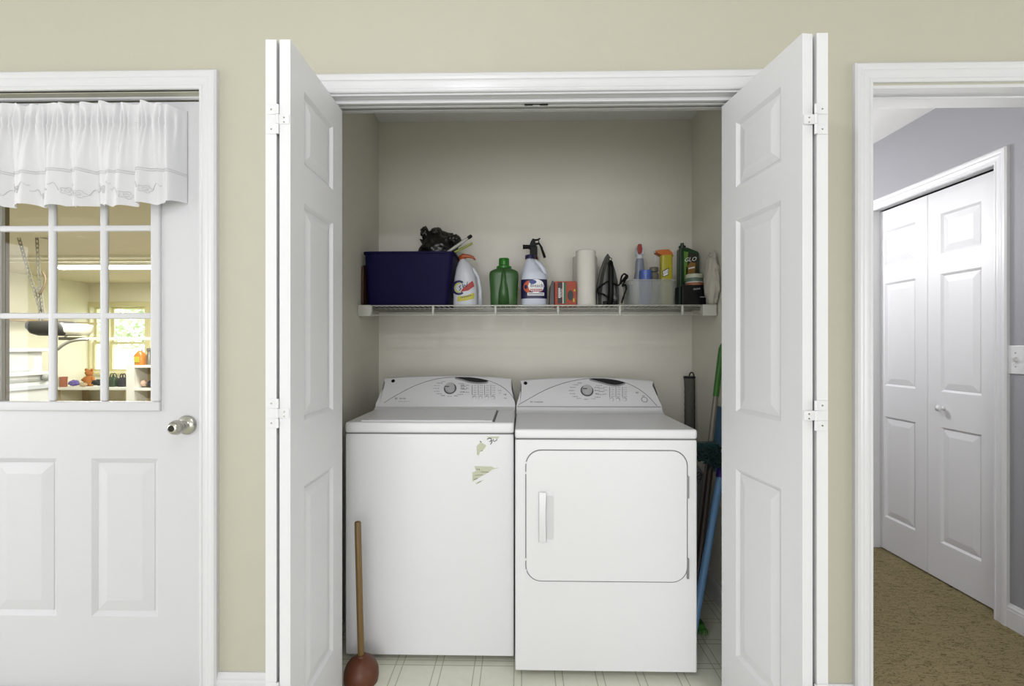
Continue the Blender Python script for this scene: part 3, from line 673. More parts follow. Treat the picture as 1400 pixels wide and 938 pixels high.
# ================================================================== WIRE SHELF
SD = 2.262; ZT = 1.405; ZB = 1.357; RW = .0024
shelf = thing('wire_shelf', 'white coated wire shelf across the closet above the machines', 'wire shelf', (.07, SD + .15, ZB)); off = shelf.location
MB(off).tube([(XL + .004, SD, ZT - .003), (XR - .004, SD, ZT - .003)], .0032, 8).build('front_rail', WIREW, shelf, smooth=True)
MB(off).tube([(XL + .004, SD, ZB), (XR - .004, SD, ZB)], .0032, 8).build('front_rail', WIREW, shelf, smooth=True)
for dd in (.11, .22, .325): MB(off).tube([(XL + .004, SD + dd, ZT - .008), (XR - .004, SD + dd, ZT - .008)], .0028, 8).build('long_rod', WIREW, shelf, smooth=True)
mb = MB(off); x = XL + .02
while x < XR - .01:
    mb.tube([(x, SD + .002, ZT - .0025), (x, SD + .335, ZT - .0025)], RW * .8, 5); x += .0254
o = mb.build('deck_wires', WIREW, shelf); o['kind'] = 'stuff'
for px in (507.5, 592, 677.5, 763, 847.5, 933, 962):
    x = sx(px, SD); MB(off).tube([(x, SD - .001, ZT - .002), (x, SD - .001, ZB)], .0058 if px not in (507.5, 962) else .003, 8).build('drop_wire', WIREW, shelf, smooth=True)
for a, b in ((489.5, 507), (960.5, 979.5)):
    xa, xb = sx(a, SD), sx(b, SD); xa = max(xa, XL + .0005); xb = min(xb, XR - .0005)
    MB(off).box(xa, xb, SD - .006, SD + .03, ZB - .005, ZT + .001).build('end_bracket', WIREW, shelf, bevel=.003)
for x in (XL + .35, XR - .35): 
    MB(off).tube([(x, SD + .01, ZB + .004), (x, DB - .004, ZB - .02)], .003, 6)
MB(off).box(XL + .05, XR - .05, DB - .008, DB - .0005, ZT - .016, ZT - .004).build('wall_clip_rail', WIREW, shelf)

# ================================================================== THINGS ON THE SHELF
ZS = ZT
def px2(D): return D / F
NAVY = mat('navy_blue_plastic', '#0E0836', .6, var=.05, spec=.15)
# navy bin
DBIN = 2.285; x0, x1 = sx(490, DBIN), sx(621, DBIN); x0b, x1b = sx(500, DBIN), sx(610, DBIN); zt = hz(343.5, DBIN, 555)
x0 = max(x0, XL + .012)
bn = thing('storage_bin', 'navy blue plastic storage bin on the wire shelf', 'storage bin', ((x0b + x1b) / 2, DBIN + .14, ZS)); off = bn.location
cy = DBIN + .142
mb = MB(off); cxb, cxt = (x0b + x1b) / 2, (x0 + x1) / 2; rb, rt = (x1b - x0b) / 2, (x1 - x0) / 2
mb.loft([(ZS, cxb, cy, rb, .118, 12), (ZS + .01, cxb, cy, rb + .004, .121, 12), (zt - .012, cxt, cy, rt - .006, .134, 12), (zt, cxt, cy, rt - .005, .135, 12), (zt, cxt, cy, rt - .009, .131, 12), (ZS + .006, cxb, cy, rb - .001, .115, 12)], 64)
mb.build('tub', NAVY, bn, smooth=True, auto=40)
MB(off).loft([(zt - .010, cxt, cy, rt - .004, .136, 12), (zt - .010, cxt, cy, rt + .001, .141, 12), (zt, cxt, cy, rt + .001, .141, 12), (zt, cxt, cy, rt - .004, .136, 12)], 64, False, False).build('rim', NAVY, bn, smooth=True, auto=40)
# brown board beside it
xb = XL + .003
a = MB().prism([(2.30, ZS), (2.52, ZS), (2.52, hz(360, 2.5)), (2.305, hz(362, 2.29))], lambda u, v: (xb, u, v), lambda u, v: (xb + .011, u, v))
o = a.build('wooden_board', mat('dark_brown_wood', '#4A3222', .5, var=.2, scale=30), None, bevel=.002)
tag(o, 'dark brown board standing between navy bin and closet wall', 'board')
# black bag: crumpled blobs from one displaced surface
def crumple(name, c, r, seed, m, parent, off, amp=.35, lobes=()):
    bm = bmesh.new(); bmesh.ops.create_icosphere(bm, subdivisions=4, radius=1)
    for v in bm.verts:
        d = v.co.normalized(); k = 1.0
        for (ld_, s_, pw) in lobes: k += s_ * max(0, d.dot(Vector(ld_).normalized())) ** pw
        n_ = noise.noise(d * 2.2 + Vector((seed, 0, 0))) * .5 + abs(noise.noise(d * 5 + Vector((0, seed, 0)))) * .55 + abs(noise.noise(d * 11 + Vector((0, 0, seed)))) * .25
        k *= 1 + amp * (n_ - .25)
        v.co = Vector((d.x * r[0] * k, d.y * r[1] * k, d.z * r[2] * k)) + Vector(c) - Vector(off)
    me = bpy.data.meshes.new(name); bm.to_mesh(me); bm.free(); me.materials.append(m); me.shade_smooth()
    o = bpy.data.objects.new(name, me); COL.objects.link(o)
    if parent: o.parent = parent
    return o
BAG = mat('black_bag_plastic', '#15140F', .28, var=.3, scale=40)
bc = W(598, 340, 2.43)
o = crumple('plastic_bag', bc, (.092, .07, .078), 3.3, BAG, None, (0, 0, 0), .55, (((-.25, 0, 1), .40, 10), ((.8, 0, .75), .42, 9), ((-.9, 0, .2), .15, 6)))
tag(o, 'crumpled black plastic bag bulging out of the navy bin', 'plastic bag')
for k_, (u, v, r3, sd) in enumerate(((581, 319, (.022, .03, .034), 8.1), (596, 317, (.022, .02, .018), 4.4), (621, 330, (.036, .04, .034), 2.7))):
    crumple('bag_fold', W(u, v, 2.40), r3, sd, BAG, o, (0, 0, 0), .5)
# sticks
def stick(name, label, cat, p, q, r, m, tipm=None, tipr=None, flat_=False):
    rt_ = thing(name, label, cat, p); P, Q = Vector(p), Vector(q)
    MB(P).tube([P, Q], r, 10).build('shaft', m, rt_, smooth=True, auto=40)
    if tipm:
        d = (Q - P).normalized(); MB(P).tube([Q - d * .002, Q + d * .004, Q + d * .018, Q + d * .022], [r * 1.05, tipr, tipr, tipr * .7], 10).build('end_cap', tipm, rt_, smooth=True, auto=40)
    return rt_
p, q = W(601, 353, 2.385), W(641, 325, 2.385); p = p + (p - q) * 3.2
p, q = W(590, 360, 2.308), W(640, 325.5, 2.308)
stick('grey_rod', 'grey rod with a black tip sticking out of the navy bin', 'rod', p, q, .0072, mat('grey_plastic', '#A5A39C', .4), BLACKP, .0085)
p, q = W(600, 356, 2.322), W(646, 332.5, 2.322)
stick('green_rod', 'thin yellow green rod sticking out of the navy bin', 'rod', p, q, .0055, mat('yellow_green_plastic', '#7F8A2E', .4))

def trigger(parent, off, c, m, mt, dirx=1, s=1.0):
    """spray trigger head: collar, shroud, nozzle, lever"""
    c = Vector(c)
    MB(off).lathe([(.014 * s, 0), (.0145 * s, .002), (.0145 * s, .016 * s), (.010 * s, .019 * s)], c, n=18).build('collar', m, parent, smooth=True, auto=40)
    hd = MB(off); dx = dirx
    pr = [(-.018, .020), (.010, .018), (.016, .030), (.034, .038), (.036, .050), (.010, .056), (-.020, .052), (-.026, .040)]
    hd.prism([(x * s * dx, z * s) for x, z in pr], lambda u, v: c + Vector((u, -.011 * s, v)), lambda u, v: c + Vector((u, .011 * s, v)))
    h = hd.build('spray_head', m, parent, bevel=.003 * s)
    MB(off).lathe([(.007 * s, 0), (.009 * s, .002), (.009 * s, .010 * s), (.006 * s, .012 * s)], c + Vector((.036 * s * dx, 0, .044 * s)), (dx, 0, 0), 14).build('nozzle', mt, h)
    MB(off).tube([c + Vector((x * s * dx, 0, z * s)) for x, z in ((.020, .036), (.030, .020), (.030, .004), (.036, -.010))], [.006 * s, .006 * s, .005 * s, .004 * s], 8).build('lever', mt, h, smooth=True)

# white stain remover spray bottle
D = 2.335; xc = sx(635, D)
ORANGE = mat('orange_plastic', '#A0481C', .4); WHITEB = mat('white_bottle_plastic', '#BFC2C8', .3)
sb = thing('stain_spray_bottle', 'white stain remover spray bottle with an orange trigger', 'spray bottle', (xc, D + .045, ZS)); off = sb.location
hw = 16.5 * px2(D)
zz = lambda y: hz(y, D, 634)
MB(off).loft([(ZS, xc, D + .045, hw, .034, 3), (ZS + .006, xc, D + .045, hw + .002, .036, 3), (zz(395), xc, D + .045, hw, .036, 3), (zz(378), xc - .001, D + .045, hw * .90, .034, 2.6), (zz(366), xc - .004, D + .045, hw * .72, .029, 2.3), (zz(358), xc - .008, D + .045, hw * .50, .021, 2), (zz(352), xc - .012, D + .045, .0125, .0125, 2)], 40).build('bottle', WHITEB, sb, smooth=True, auto=60)
hx = sx(651, D)
MB(off).tube([(xc + .004, D + .045, zz(362)), (sx(646, D), D + .045, zz(366)), (sx(653, D), D + .045, zz(378)), (sx(655.5, D), D + .045, zz(395)), (sx(655.5, D), D + .045, ZS + .010)], [.008, .009, .009, .010, .011], 10).build('handle', WHITEB, sb, smooth=True)
tc_ = Vector((xc - .013, D + .045, zz(353.5)))
MB(off).lathe([(.0135, 0), (.0135, .010), (.009, .014)], tc_, n=16).build('collar', ORANGE, sb)
MB(off).tube([tc_ + Vector(v) for v in ((-.018, 0, .010), (0, 0, .021), (.030, 0, .020), (.050, 0, .014), (.062, 0, .001))], [.009, .012, .009, .007, .004], 10).build('spray_head', ORANGE, sb, smooth=True)
MB(off).tube([tc_ + Vector(v) for v in ((-.006, 0, .014), (-.014, -.004, .000), (-.012, -.006, -.016))], [.007, .006, .004], 8).build('lever', ORANGE, sb, smooth=True)
def wrapf(xc_, cy_, rx, ry, pw, lift=.0006):
    def fn(x, y, z=0):
        u = max(-.97, min(.97, (x - xc_) / rx)); yy = cy_ - ry * (1 - abs(u) ** pw) ** (1 / pw)
        return Vector((x, yy - lift - z, y))
    return fn
wf_ = wrapf(xc, D + .045, hw + .001, .036, 3, .0008)
def ringpoly(cx, cz, r0, r1, a0, a1, n=18):
    return [[(cx + r0 * math.cos(a0 + (a1 - a0) * i / n), cz + r0 * math.sin(a0 + (a1 - a0) * i / n)), (cx + r1 * math.cos(a0 + (a1 - a0) * i / n), cz + r1 * math.sin(a0 + (a1 - a0) * i / n)),
             (cx + r1 * math.cos(a0 + (a1 - a0) * (i + 1) / n), cz + r1 * math.sin(a0 + (a1 - a0) * (i + 1) / n)), (cx + r0 * math.cos(a0 + (a1 - a0) * (i + 1) / n), cz + r0 * math.sin(a0 + (a1 - a0) * (i + 1) / n))] for i in range(n)]
def fl(u, v, l): return wf_(u, v, l)
lx, lz = sx(627, D), zz(393)
flat('label_swirl', ringpoly(lx, lz, .026, .037, .9, 5.4), mat('dark_blue_ink', '#20224E', .5), sb, fl, off)
flat('label_swirl', ringpoly(lx, lz, .018, .024, 1.2, 5.0), mat('lime_ink', '#B9C23A', .5), sb, fl, off)
flat('label_patch', strips([(sx(633, D), zz(393.5)), (sx(646, D), zz(383)), (sx(648, D), zz(391)), (sx(640, D), zz(397)), (sx(629, D), zz(399))]), mat('red_ink', '#A33A36'), sb, fl, off)
flat('label_patch', strips([(sx(625, D), zz(405)), (sx(636, D), zz(404)), (sx(648, D), zz(400)), (sx(648, D), zz(408)), (sx(636, D), zz(411)), (sx(625, D), zz(412))]), mat('yellow_ink', '#B9B23C', .5), sb, fl, off)
for (xa, ya, xb_, yb_) in ((627, 391, 630, 395), (630, 396, 632, 390), (633, 394, 634.5, 388), (635, 393, 638, 386)):
    pass
MB(off).tube([fl(sx(a, D), zz(b), .001) for a, b in bez([(630, 390), (627.5, 392), (630, 394.5), (627.5, 397)], 12)], .0018, 6).build('label_stroke', mat('dark_blue_ink', '#20224E'), sb)
MB(off).tube([fl(sx(a, D), zz(b), .001) for a, b in bez([(632, 388), (633, 393), (635, 389), (637, 392), (639, 385)], 16)], .0016, 6).build('label_stroke', mat('dark_blue_ink', '#20224E'), sb)
b_ = MB(off)
for i, (a, y) in enumerate([(630 + k * 1.8, 407.5 - k * .4) for k in range(8)]): b_.prism([(sx(a, D), zz(y)), (sx(a + 1.2, D), zz(y)), (sx(a + 1.2, D), zz(y - 1.8)), (sx(a, D), zz(y - 1.8))], lambda u, v: fl(u, v, .001), lambda u, v: fl(u, v, .0016))
b_.build('label_print', PRINTD, sb)['kind'] = 'stuff'

# green detergent jug
GREEN = mat('green_jug_plastic', '#33592B', .35, var=.06)
D = 2.33; xc = sx(688.5, D); zz = lambda y: hz(y, D, 688); hw = 20 * px2(D)
gj = thing('detergent_jug', 'green plastic laundry detergent jug with a green cap', 'detergent jug', (xc, D + .055, ZS)); off = gj.location; cy = D + .055
MB(off).loft([(ZS, xc, cy, hw * .88, .048, 4), (ZS + .005, xc, cy, hw * .93, .051, 4), (zz(398), xc, cy, hw * .95, .053, 4), (zz(382), xc, cy, hw, .055, 4), (zz(374), xc, cy, hw * 1.02, .055, 4), (zz(370), xc, cy, hw * .98, .053, 3.6), (zz(367.5), xc, cy, hw * .8, .046, 3), (zz(365), xc, cy, hw * .50, .036, 2.3)], 44).build('jug', GREEN, gj, smooth=True, auto=60)
MB(off).tube([(xc, D + .012, zz(369)), (xc, D - .001, zz(376)), (xc, D - .004, zz(386)), (xc, D + .006, zz(397)), (xc, D + .026, zz(413))], [.010, .0115, .014, .024, .036], 16).build('grip', GREEN, gj, smooth=True)
MB(off).lathe([(.038, 0), (.037, .012), (.030, .014), (.0262, .018), (.0258, .050), (.0240, .053), (.0, .053)], (xc, cy, zz(365.5)), n=28, cap=False).build('cap', mat('green_cap_plastic', '#266A1C', .3), gj, smooth=True, auto=40)

# bleach jug
D = 2.33; xc = sx(730.5, D); zz = lambda y: hz(y, D, 730); hw = 18 * px2(D); cy = D + .055
bj = thing('bleach_jug', 'white bleach jug with an orange and navy label', 'bleach jug', (xc, cy, ZS)); off = bj.location
BL = mat('bleach_jug_plastic', '#C9CEDA', .35)
MB(off).loft([(ZS, xc, cy, hw * .95, .050, 3), (ZS + .005, xc, cy, hw, .053, 3), (zz(381), xc, cy, hw, .053, 3), (zz(374), xc, cy, hw * .97, .052, 2.8), (zz(370), xc - .008, cy, hw * .80, .048, 2.6), (zz(362), xc - .0135, cy, hw * .60, .038, 2.3), (zz(355), xc - .017, cy, hw * .42, .027, 2), (zz(351.5), xc - .019, cy, .020, .020, 2)], 44).build('jug', BL, bj, smooth=True, auto=60)
MB(off).tube([(xc - .010, cy, zz(354)), (sx(733, D), cy, zz(355.5)), (sx(739, D), cy, zz(360)), (sx(744.5, D), cy, zz(368)), (sx(746.5, D), cy, zz(377)), (sx(743, D), cy, zz(384))], [.014, .0135, .013, .013, .014, .016], 12).build('handle', BL, bj, smooth=True)
INK = mat('navy_label_ink', '#1B1A44', .45)
MB(off).lathe([(.0255, 0), (.0255, .016), (.0235, .019), (.0, .019)], (xc - .019, cy, zz(351.5)), n=26, cap=False).build('cap', INK, bj, smooth=True, auto=40)
MB(off).loft([(zz(408), xc, cy, hw + .0006, .0536, 3), (zz(381.5), xc, cy, hw + .0006, .0536, 3)], 60, False, False).build('label', INK, bj, smooth=True)
wf_ = wrapf(xc, cy, hw + .0006, .0536, 3, .0006)
elx, elz = sx(733, D), zz(391)
flat('label_patch', ringpoly(sx(724, D), zz(392), .003, .030, PI * .5, PI * 1.5, 16), mat('orange_ink', '#C2572E', .5), bj, lambda u, v, l: wf_(u, v, l), off)
flat('label_patch', strips([(elx + .040 * math.cos(a_ * PI / 12), elz + .033 * math.sin(a_ * PI / 12)) for a_ in range(24)]), mat('white_ink', '#E8E8E8', .5), bj, lambda u, v, l: wf_(u, v, l + .0004), off)
flat('label_patch', strips([(sx(721, D), zz(400)), (sx(744, D), zz(400)), (sx(744, D), zz(404)), (sx(721, D), zz(404))]), mat('white_ink', '#E8E8E8'), bj, lambda u, v, l: wf_(u, v, l), off)
flat('label_patch', strips([(sx(722, D), zz(401.4)), (sx(743, D), zz(401.4)), (sx(743, D), zz(402.4)), (sx(722, D), zz(402.4))]), INK, bj, lambda u, v, l: wf_(u, v, l + .001), off)
flat('label_patch', strips([(elx + .018 * math.cos(a_ * PI / 8) - .016, elz + .020 + .010 * math.sin(a_ * PI / 8)) for a_ in range(16)]), mat('blue_ink', '#2A3F86', .5), bj, lambda u, v, l: wf_(u, v, l + .001), off)
text('label_lettering', 'Bleach', .024, INK, bj, lambda x, y, z: wf_(elx + .004 + x * 1.05, zz(390.5) + y, .0020 + z), off=off)
b_ = MB(off)
for k in range(7):
    for r_ in range(2): b_.prism([(sx(725 + k * 2.4, D), zz(395 + r_ * 2.2)), (sx(726.8 + k * 2.4, D), zz(395 + r_ * 2.2)), (sx(726.8 + k * 2.4, D), zz(396.6 + r_ * 2.2)), (sx(725 + k * 2.4, D), zz(396.6 + r_ * 2.2))], lambda u, v: wf_(u, v, .0014), lambda u, v: wf_(u, v, .0022))
b_.build('label_print', mat('red_ink', '#A33A36'), bj)['kind'] = 'stuff'

# fire extinguisher behind the bleach
D = 2.485; ex = sx(731, D); zz = lambda y: hz(y, D, 731)
fe = thing('fire_extinguisher', 'fire extinguisher with black valve and levers behind bleach jug', 'fire extinguisher', (ex, D, ZS)); off = fe.location
MB(off).lathe([(.036, 0), (.038, .004), (.038, zz(366) - ZS), (.034, zz(361) - ZS), (.020, zz(356) - ZS), (.017, zz(352) - ZS)], (ex, D, ZS), n=28).build('cylinder', mat('dark_red_enamel', '#5E1414', .3), fe, smooth=True, auto=50)
MB(off).box(sx(724.5, D), sx(734.5, D), D - .016, D + .016, zz(356), zz(337)).build('valve_body', BLACKP, fe, bevel=.004)
MB(off).prism([(sx(723, D), zz(341)), (sx(725, D), zz(332)), (sx(728, D), zz(326.5)), (sx(731, D), zz(327)), (sx(733, D), zz(337)), (sx(735, D), zz(341))], lambda u, v: (u, D - .012, v), lambda u, v: (u, D + .012, v)).build('valve_head', BLACKP, fe, bevel=.003)
MB(off).tube([(sx(726, D), D, zz(337.5)), (sx(718, D), D, zz(337.5)), (sx(714.8, D), D, zz(337.5))], [.010, .011, .012], 14).build('nozzle', BLACKP, fe, smooth=True, auto=50)
MB(off).tube([(sx(729, D), D, zz(328.5)), (sx(735, D), D, zz(328)), (sx(738.5, D), D, zz(326))], [.006, .005, .004], 8).build('lever', BLACKP, fe, smooth=True)
MB(off).tube([(sx(730, D), D, zz(334.5)), (sx(737, D), D, zz(333)), (sx(740, D), D, zz(338)), (sx(745, D), D, zz(352.5))], [.007, .006, .006, .007], 8).build('carry_handle', BLACKP, fe, smooth=True)
MB(off).tube([(sx(736.2, D), D, zz(328)), (sx(737, D), D, zz(333))], .003, 6).build('safety_pin', BLACKP, fe)

# orange packet box and dark packet
D = 2.33; zz = lambda y: hz(y, D, 770)
obx = thing('orange_box', 'small orange red cardboard box with green stripe beside paper towels', 'box', (sx(773, D), D + .05, ZS)); off = obx.location
ORB = mat('orange_red_card', '#9C3F24', .6, var=.08)
MB(off).box(sx(758.5, D), sx(788, D), D, D + .09, ZS, zz(384.5)).build('carton', ORB, obx, bevel=.0015)
fb = lambda u, v, l: Vector((u, D - .0003 - l, v))
R4 = lambda a, b, c, d: [(sx(a, D), zz(b)), (sx(c, D), zz(b)), (sx(c, D), zz(d)), (sx(a, D), zz(d))]
flat('print_stripe', [R4(762.5, 386, 768.5, 415)], mat('black_ink', '#1d1512', .5), obx, fb, off)
flat('print_stripe', [R4(769.3, 386, 770.3, 415)], mat('white_ink', '#E8E8E8'), obx, fb, off)
flat('print_stripe', [R4(770.3, 386, 774, 415)], mat('green_ink', '#1F5A36', .5), obx, fb, off)
flat('print_stripe', [[(sx(780 + 4 * math.cos(k * PI / 6), D) , zz(404 + 7 * math.sin(k * PI / 6))) for k in range(12)]], mat('black_ink', '#1d1512'), obx, fb, off)
for r4 in (R4(784.5, 395.5, 786.5, 398.5), R4(783.5, 408, 785.5, 413)): flat('print_spot', [r4], mat('yellow_ink', '#B9B23C'), obx, fb, off)
b_ = MB(off)
for k in range(7): b_.prism([(sx(763.3, D), zz(394 + k * 2.0)), (sx(763.3 + R.uniform(2.5, 3.8), D), zz(394 + k * 2.0)), (sx(763.3 + R.uniform(2.5, 3.8), D), zz(395.2 + k * 2.0)), (sx(763.3, D), zz(395.2 + k * 2.0))], lambda u, v: fb(u, v, .0008), lambda u, v: fb(u, v, .0016))
for k in range(6): b_.prism([(sx(767.4, D), zz(395 + k * 2)), (sx(768.2, D), zz(395 + k * 2)), (sx(768.2, D), zz(396.2 + k * 2)), (sx(767.4, D), zz(396.2 + k * 2))], lambda u, v: fb(u, v, .0008), lambda u, v: fb(u, v, .0016))
b_.build('print_words', mat('white_ink', '#E8E8E8'), obx)['kind'] = 'stuff'
a = MB().prism([(sx(751, D), ZS), (sx(758, D), ZS), (sx(758, D), zz(386)), (sx(756.5, D), zz(384)), (sx(755.5, D), zz(383)), (sx(752.5, D), zz(391))], lambda u, v: (u, D + .004, v), lambda u, v: (u, D + .08, v))
tag(a.build('foil_packet', mat('dark_foil_print', '#2A201C', .35, var=.4, scale=60), None, bevel=.002), 'dark foil packet leaning on the small orange box', 'packet')

# paper towel rolls
PAPER = mat('white_paper', '#D3D0C6', .85, var=.02, bump=.3, bscale=80)
def roll(label, px0, px1, ytop, D):
    xc = sx((px0 + px1) / 2, D); r = (px1 - px0) / 2 * px2(D); cyy = D + r; zt_ = hz(ytop, D, (px0 + px1) / 2)
    rt_ = thing('paper_towel_roll', label, 'paper towels', (xc, cyy, ZS), group='paper towel rolls on the wire shelf'); off = rt_.location
    MB(off).lathe([(.018, 0), (r - .002, 0), (r, .002), (r, zt_ - ZS - .003), (r - .003, zt_ - ZS), (.018, zt_ - ZS), (.018, 0)], (xc, cyy, ZS), n=36, cap=False).build('paper', PAPER, rt_, smooth=True, auto=40)
    MB(off).lathe([(.0175, .001), (.0175, zt_ - ZS - .001), (.016, zt_ - ZS - .001), (.016, .001)], (xc, cyy, ZS), n=20, cap=False).build('core_tube', mat('brown_card', '#A98E6C', .8), rt_, smooth=True, auto=40)
roll('white paper towel roll standing in front of the other roll', 789, 816.5, 340.5, 2.325)
roll('white paper towel roll half hidden behind the front roll', 785, 819, 348.5, 2.425)

# clothes iron standing on its heel
D = 2.36; ix = sx(833, D); zz = lambda y: hz(y, D, 833)
ir = thing('clothes_iron', 'dark grey clothes iron standing upright on its heel', 'iron', (ix, D, ZS)); off = ir.location
prof = [(0, 344), (3.5, 349), (7, 357), (10.5, 368), (13.5, 382), (15.5, 396), (16, 408), (15.5, 415.5)]
outl = [(ix + a * px2(D), zz(b)) for a, b in prof] + [(ix - a * px2(D), zz(b)) for a, b in reversed(prof[1:])]
outl = [(u, max(v, ZS)) for u, v in outl]
MB(off).prism(outl, lambda u, v: (u, D + .050, v), lambda u, v: (u, D + .058, v)).build('soleplate', mat('brushed_steel', '#9c9c98', .3, metal=.9), ir, bevel=.002)
sc_ = lambda k: [(ix + (u - ix) * k, ZS + (v - ZS) * (.5 + .5 * k)) for u, v in outl]
MB(off).prism(sc_(1.0), lambda u, v: (u, D + .040, v), lambda u, v: (u, D + .0498, v)).build('skirt', mat('iron_dark_grey', '#262624', .35), ir, bevel=.003)
o_a, o_b = sc_(.86), sc_(.62)
mb = MB(off); n_ = len(o_a); mb.add([(u, D + .040, v) for u, v in o_a] + [(u, D + .012, v) for u, v in o_b], [tuple(range(n_)), tuple(range(2 * n_ - 1, n_ - 1, -1))] + [(i, i + n_, (i + 1) % n_ + n_, (i + 1) % n_) for i in range(n_)])
mb.build('body_shell', mat('iron_light_grey', '#4E4E48', .35), ir, bevel=.002)
MB(off).tube([(ix + .004, D + .016, zz(359)), (ix + .004, D - .014, zz(360)), (ix + .004, D - .022, zz(368)), (ix + .004, D - .022, zz(400)), (ix + .003, D - .014, zz(413)), (ix + .002, D + .010, ZS + .012)], [.010, .012, .013, .014, .015, .014], 14).build('handle', BLACKP, ir, smooth=True)
MB(off).box(ix - .030, ix + .042, D + .004, D + .05, ZS, ZS + .028).build('heel', BLACKP, ir, bevel=.005)
MB(off).lathe([(.0, 0), (.016, 0), (.015, .012), (.0, .014)], (ix + .028, D - .004, zz(406)), (0, -1, 0), 20, cap=False).build('thermostat_dial', mat('iron_dark_grey', '#3a3a36'), ir, smooth=True, auto=40)
MB(off).lathe([(.0, 0), (.008, 0), (.0075, .006), (.0, .008)], (ix + .003, D - .016, zz(355.5)), (0, -1, .4), 14, cap=False).build('steam_button', CHROME, ir, smooth=True)
cp = [(834, 408), (824, 402), (817.5, 401), (818, 394), (826, 388), (833, 385), (846, 390), (850, 378), (854, 374.5), (857, 379), (852, 384), (848, 388), (853, 381), (857, 376.5), (858, 379), (855, 383), (851, 391), (855, 389.5), (856, 396), (853, 404), (850, 414)]
cord = [W(a, b, D - .020 + .012 * math.sin(i * 1.3)) for i, (a, b) in enumerate(bez(cp, 140))]
MB(off).tube(cord, .0043, 7).build('power_cord', BLACKP, ir, smooth=True)

# clear basket and what stands in it
CLEAR = bpy.data.materials.new('frosted_clear_plastic'); CLEAR.use_nodes = True
N = CLEAR.node_tree.nodes; L = CLEAR.node_tree.links; b = N['Principled BSDF']; b.inputs['Base Color'].default_value = (.48, .50, .48, 1); b.inputs['Roughness'].default_value = .35
tr_ = N.new('ShaderNodeBsdfTransparent'); tr_.inputs[0].default_value = (.93, .94, .93, 1); ms = N.new('ShaderNodeMixShader'); ms.inputs[0].default_value = .32
L.new(tr_.outputs[0], ms.inputs[1]); L.new(b.outputs[0], ms.inputs[2]); L.new(ms.outputs[0], N['Material Output'].inputs['Surface'])
D = 2.30; zz = lambda y: hz(y, D, 890)
xa, xb = sx(861, D), sx(927, D); xc = (xa + xb) / 2; cy = D + .10; zt = zz(382)
ba = thing('clear_basket', 'frosted clear plastic basket holding bottles on the shelf', 'basket', (xc, cy, ZS)); off = ba.location
hw = (xb - xa) / 2
MB(off).loft([(ZS, xc, cy, hw * .94, .088, 7), (ZS + .004, xc, cy, hw * .955, .090, 7), (zt, xc, cy, hw, .098, 7), (zt, xc, cy, hw - .003, .095, 7), (ZS + .005, xc, cy, hw * .94 - .003, .086, 7)], 48).build('tub', CLEAR, ba, smooth=True, auto=40)
MB(off).loft([(zt - .005, xc, cy, hw, .098, 7), (zt - .005, xc, cy, hw + .006, .104, 7), (zt + .001, xc, cy, hw + .006, .104, 7), (zt + .001, xc, cy, hw, .098, 7)], 48, False, False).build('rim', CLEAR, ba, smooth=True, auto=40)
MB(off).box(xb + .004, xb + .012, cy - .03, cy + .03, zt - .012, zt - .001).build('grip_tab', CLEAR, ba, bevel=.004)
ZI = ZS + .007
# blue cup
D = 2.33; zz = lambda y: hz(y, D, 885); xc = sx(884.8, D)
cu = MB().lathe([(.0, 0), (.023, 0), (.0255, .003), (.0305, zz(368.5) - ZI), (.0290, zz(368.5) - ZI), (.0242, .005), (.0, .004)], (xc, D + .032, ZI), n=28, cap=False).build('blue_cup', mat('blue_cup_plastic', '#4A62A6', .35), None, smooth=True, auto=50)
tag(cu, 'tall blue plastic cup standing in the clear basket', 'cup')
# grey spray bottle with red trigger
D = 2.445; xc = sx(874.5, D); zz = lambda y: hz(y, D, 875)
sp_ = thing('window_spray_bottle', 'pale grey spray bottle with a red trigger in the clear basket', 'spray bottle', (xc, D, ZI)); off = sp_.location
GB = mat('pale_grey_bottle', '#7C8490', .3)
MB(off).loft([(ZI, xc, D, .032, .026, 3), (zz(385), xc, D, .032, .026, 3), (zz(372), xc, D, .024, .022, 2.5), (zz(358), xc, D, .021, .020, 2.2), (zz(354), xc, D, .0175, .0175, 2)], 32).build('bottle', GB, sp_, smooth=True, auto=60)
MB(off).lathe([(.0165, 0), (.0165, .018), (.015, .022)], (xc, D, zz(354.5)), n=20).build('collar', mat('white_bottle_plastic', '#D6D8DC'), sp_, smooth=True, auto=40)
MB(off).prism([(xc - .019, zz(349)), (xc + .019, zz(349)), (xc + .018, zz(341)), (xc + .009, zz(334.5)), (xc - .009, zz(334.5)), (xc - .018, zz(341))], lambda u, v: (u, D - .020, v), lambda u, v: (u, D + .034, v)).build('spray_head', mat('white_bottle_plastic', '#D6D8DC'), sp_, bevel=.004)
MB(off).prism([(xc - .016, zz(347.5)), (xc - .006, zz(349)), (xc + .004, zz(347.5)), (xc + .007, zz(342)), (xc + .002, zz(335)), (xc - .014, zz(335)), (xc - .019, zz(342))], lambda u, v: (u, D - .030, v), lambda u, v: (u, D - .0205, v)).build('lever', mat('dark_red_plastic', '#8A2F22', .4), sp_, bevel=.003)
# taupe capped bottle
D = 2.435; xc = sx(894, D); zz = lambda y: hz(y, D, 895)
tb = thing('taupe_bottle', 'short taupe bottle with a flat cap between cup and yellow bottle', 'bottle', (xc, D, ZI)); off = tb.location
MB(off).loft([(ZI, xc, D, .022, .022, 3), (zz(376), xc, D, .022, .022, 3), (zz(373), xc, D, .019, .019, 2.4)], 28).build('bottle', mat('taupe_plastic', '#6E6A5C', .4), tb, smooth=True, auto=50)
MB(off).lathe([(.0215, 0), (.0215, .020), (.020, .022), (.0, .022)], (xc, D, zz(371.5)), n=24, cap=False).build('cap', mat('taupe_plastic', '#8E8A7C'), tb, smooth=True, auto=50)
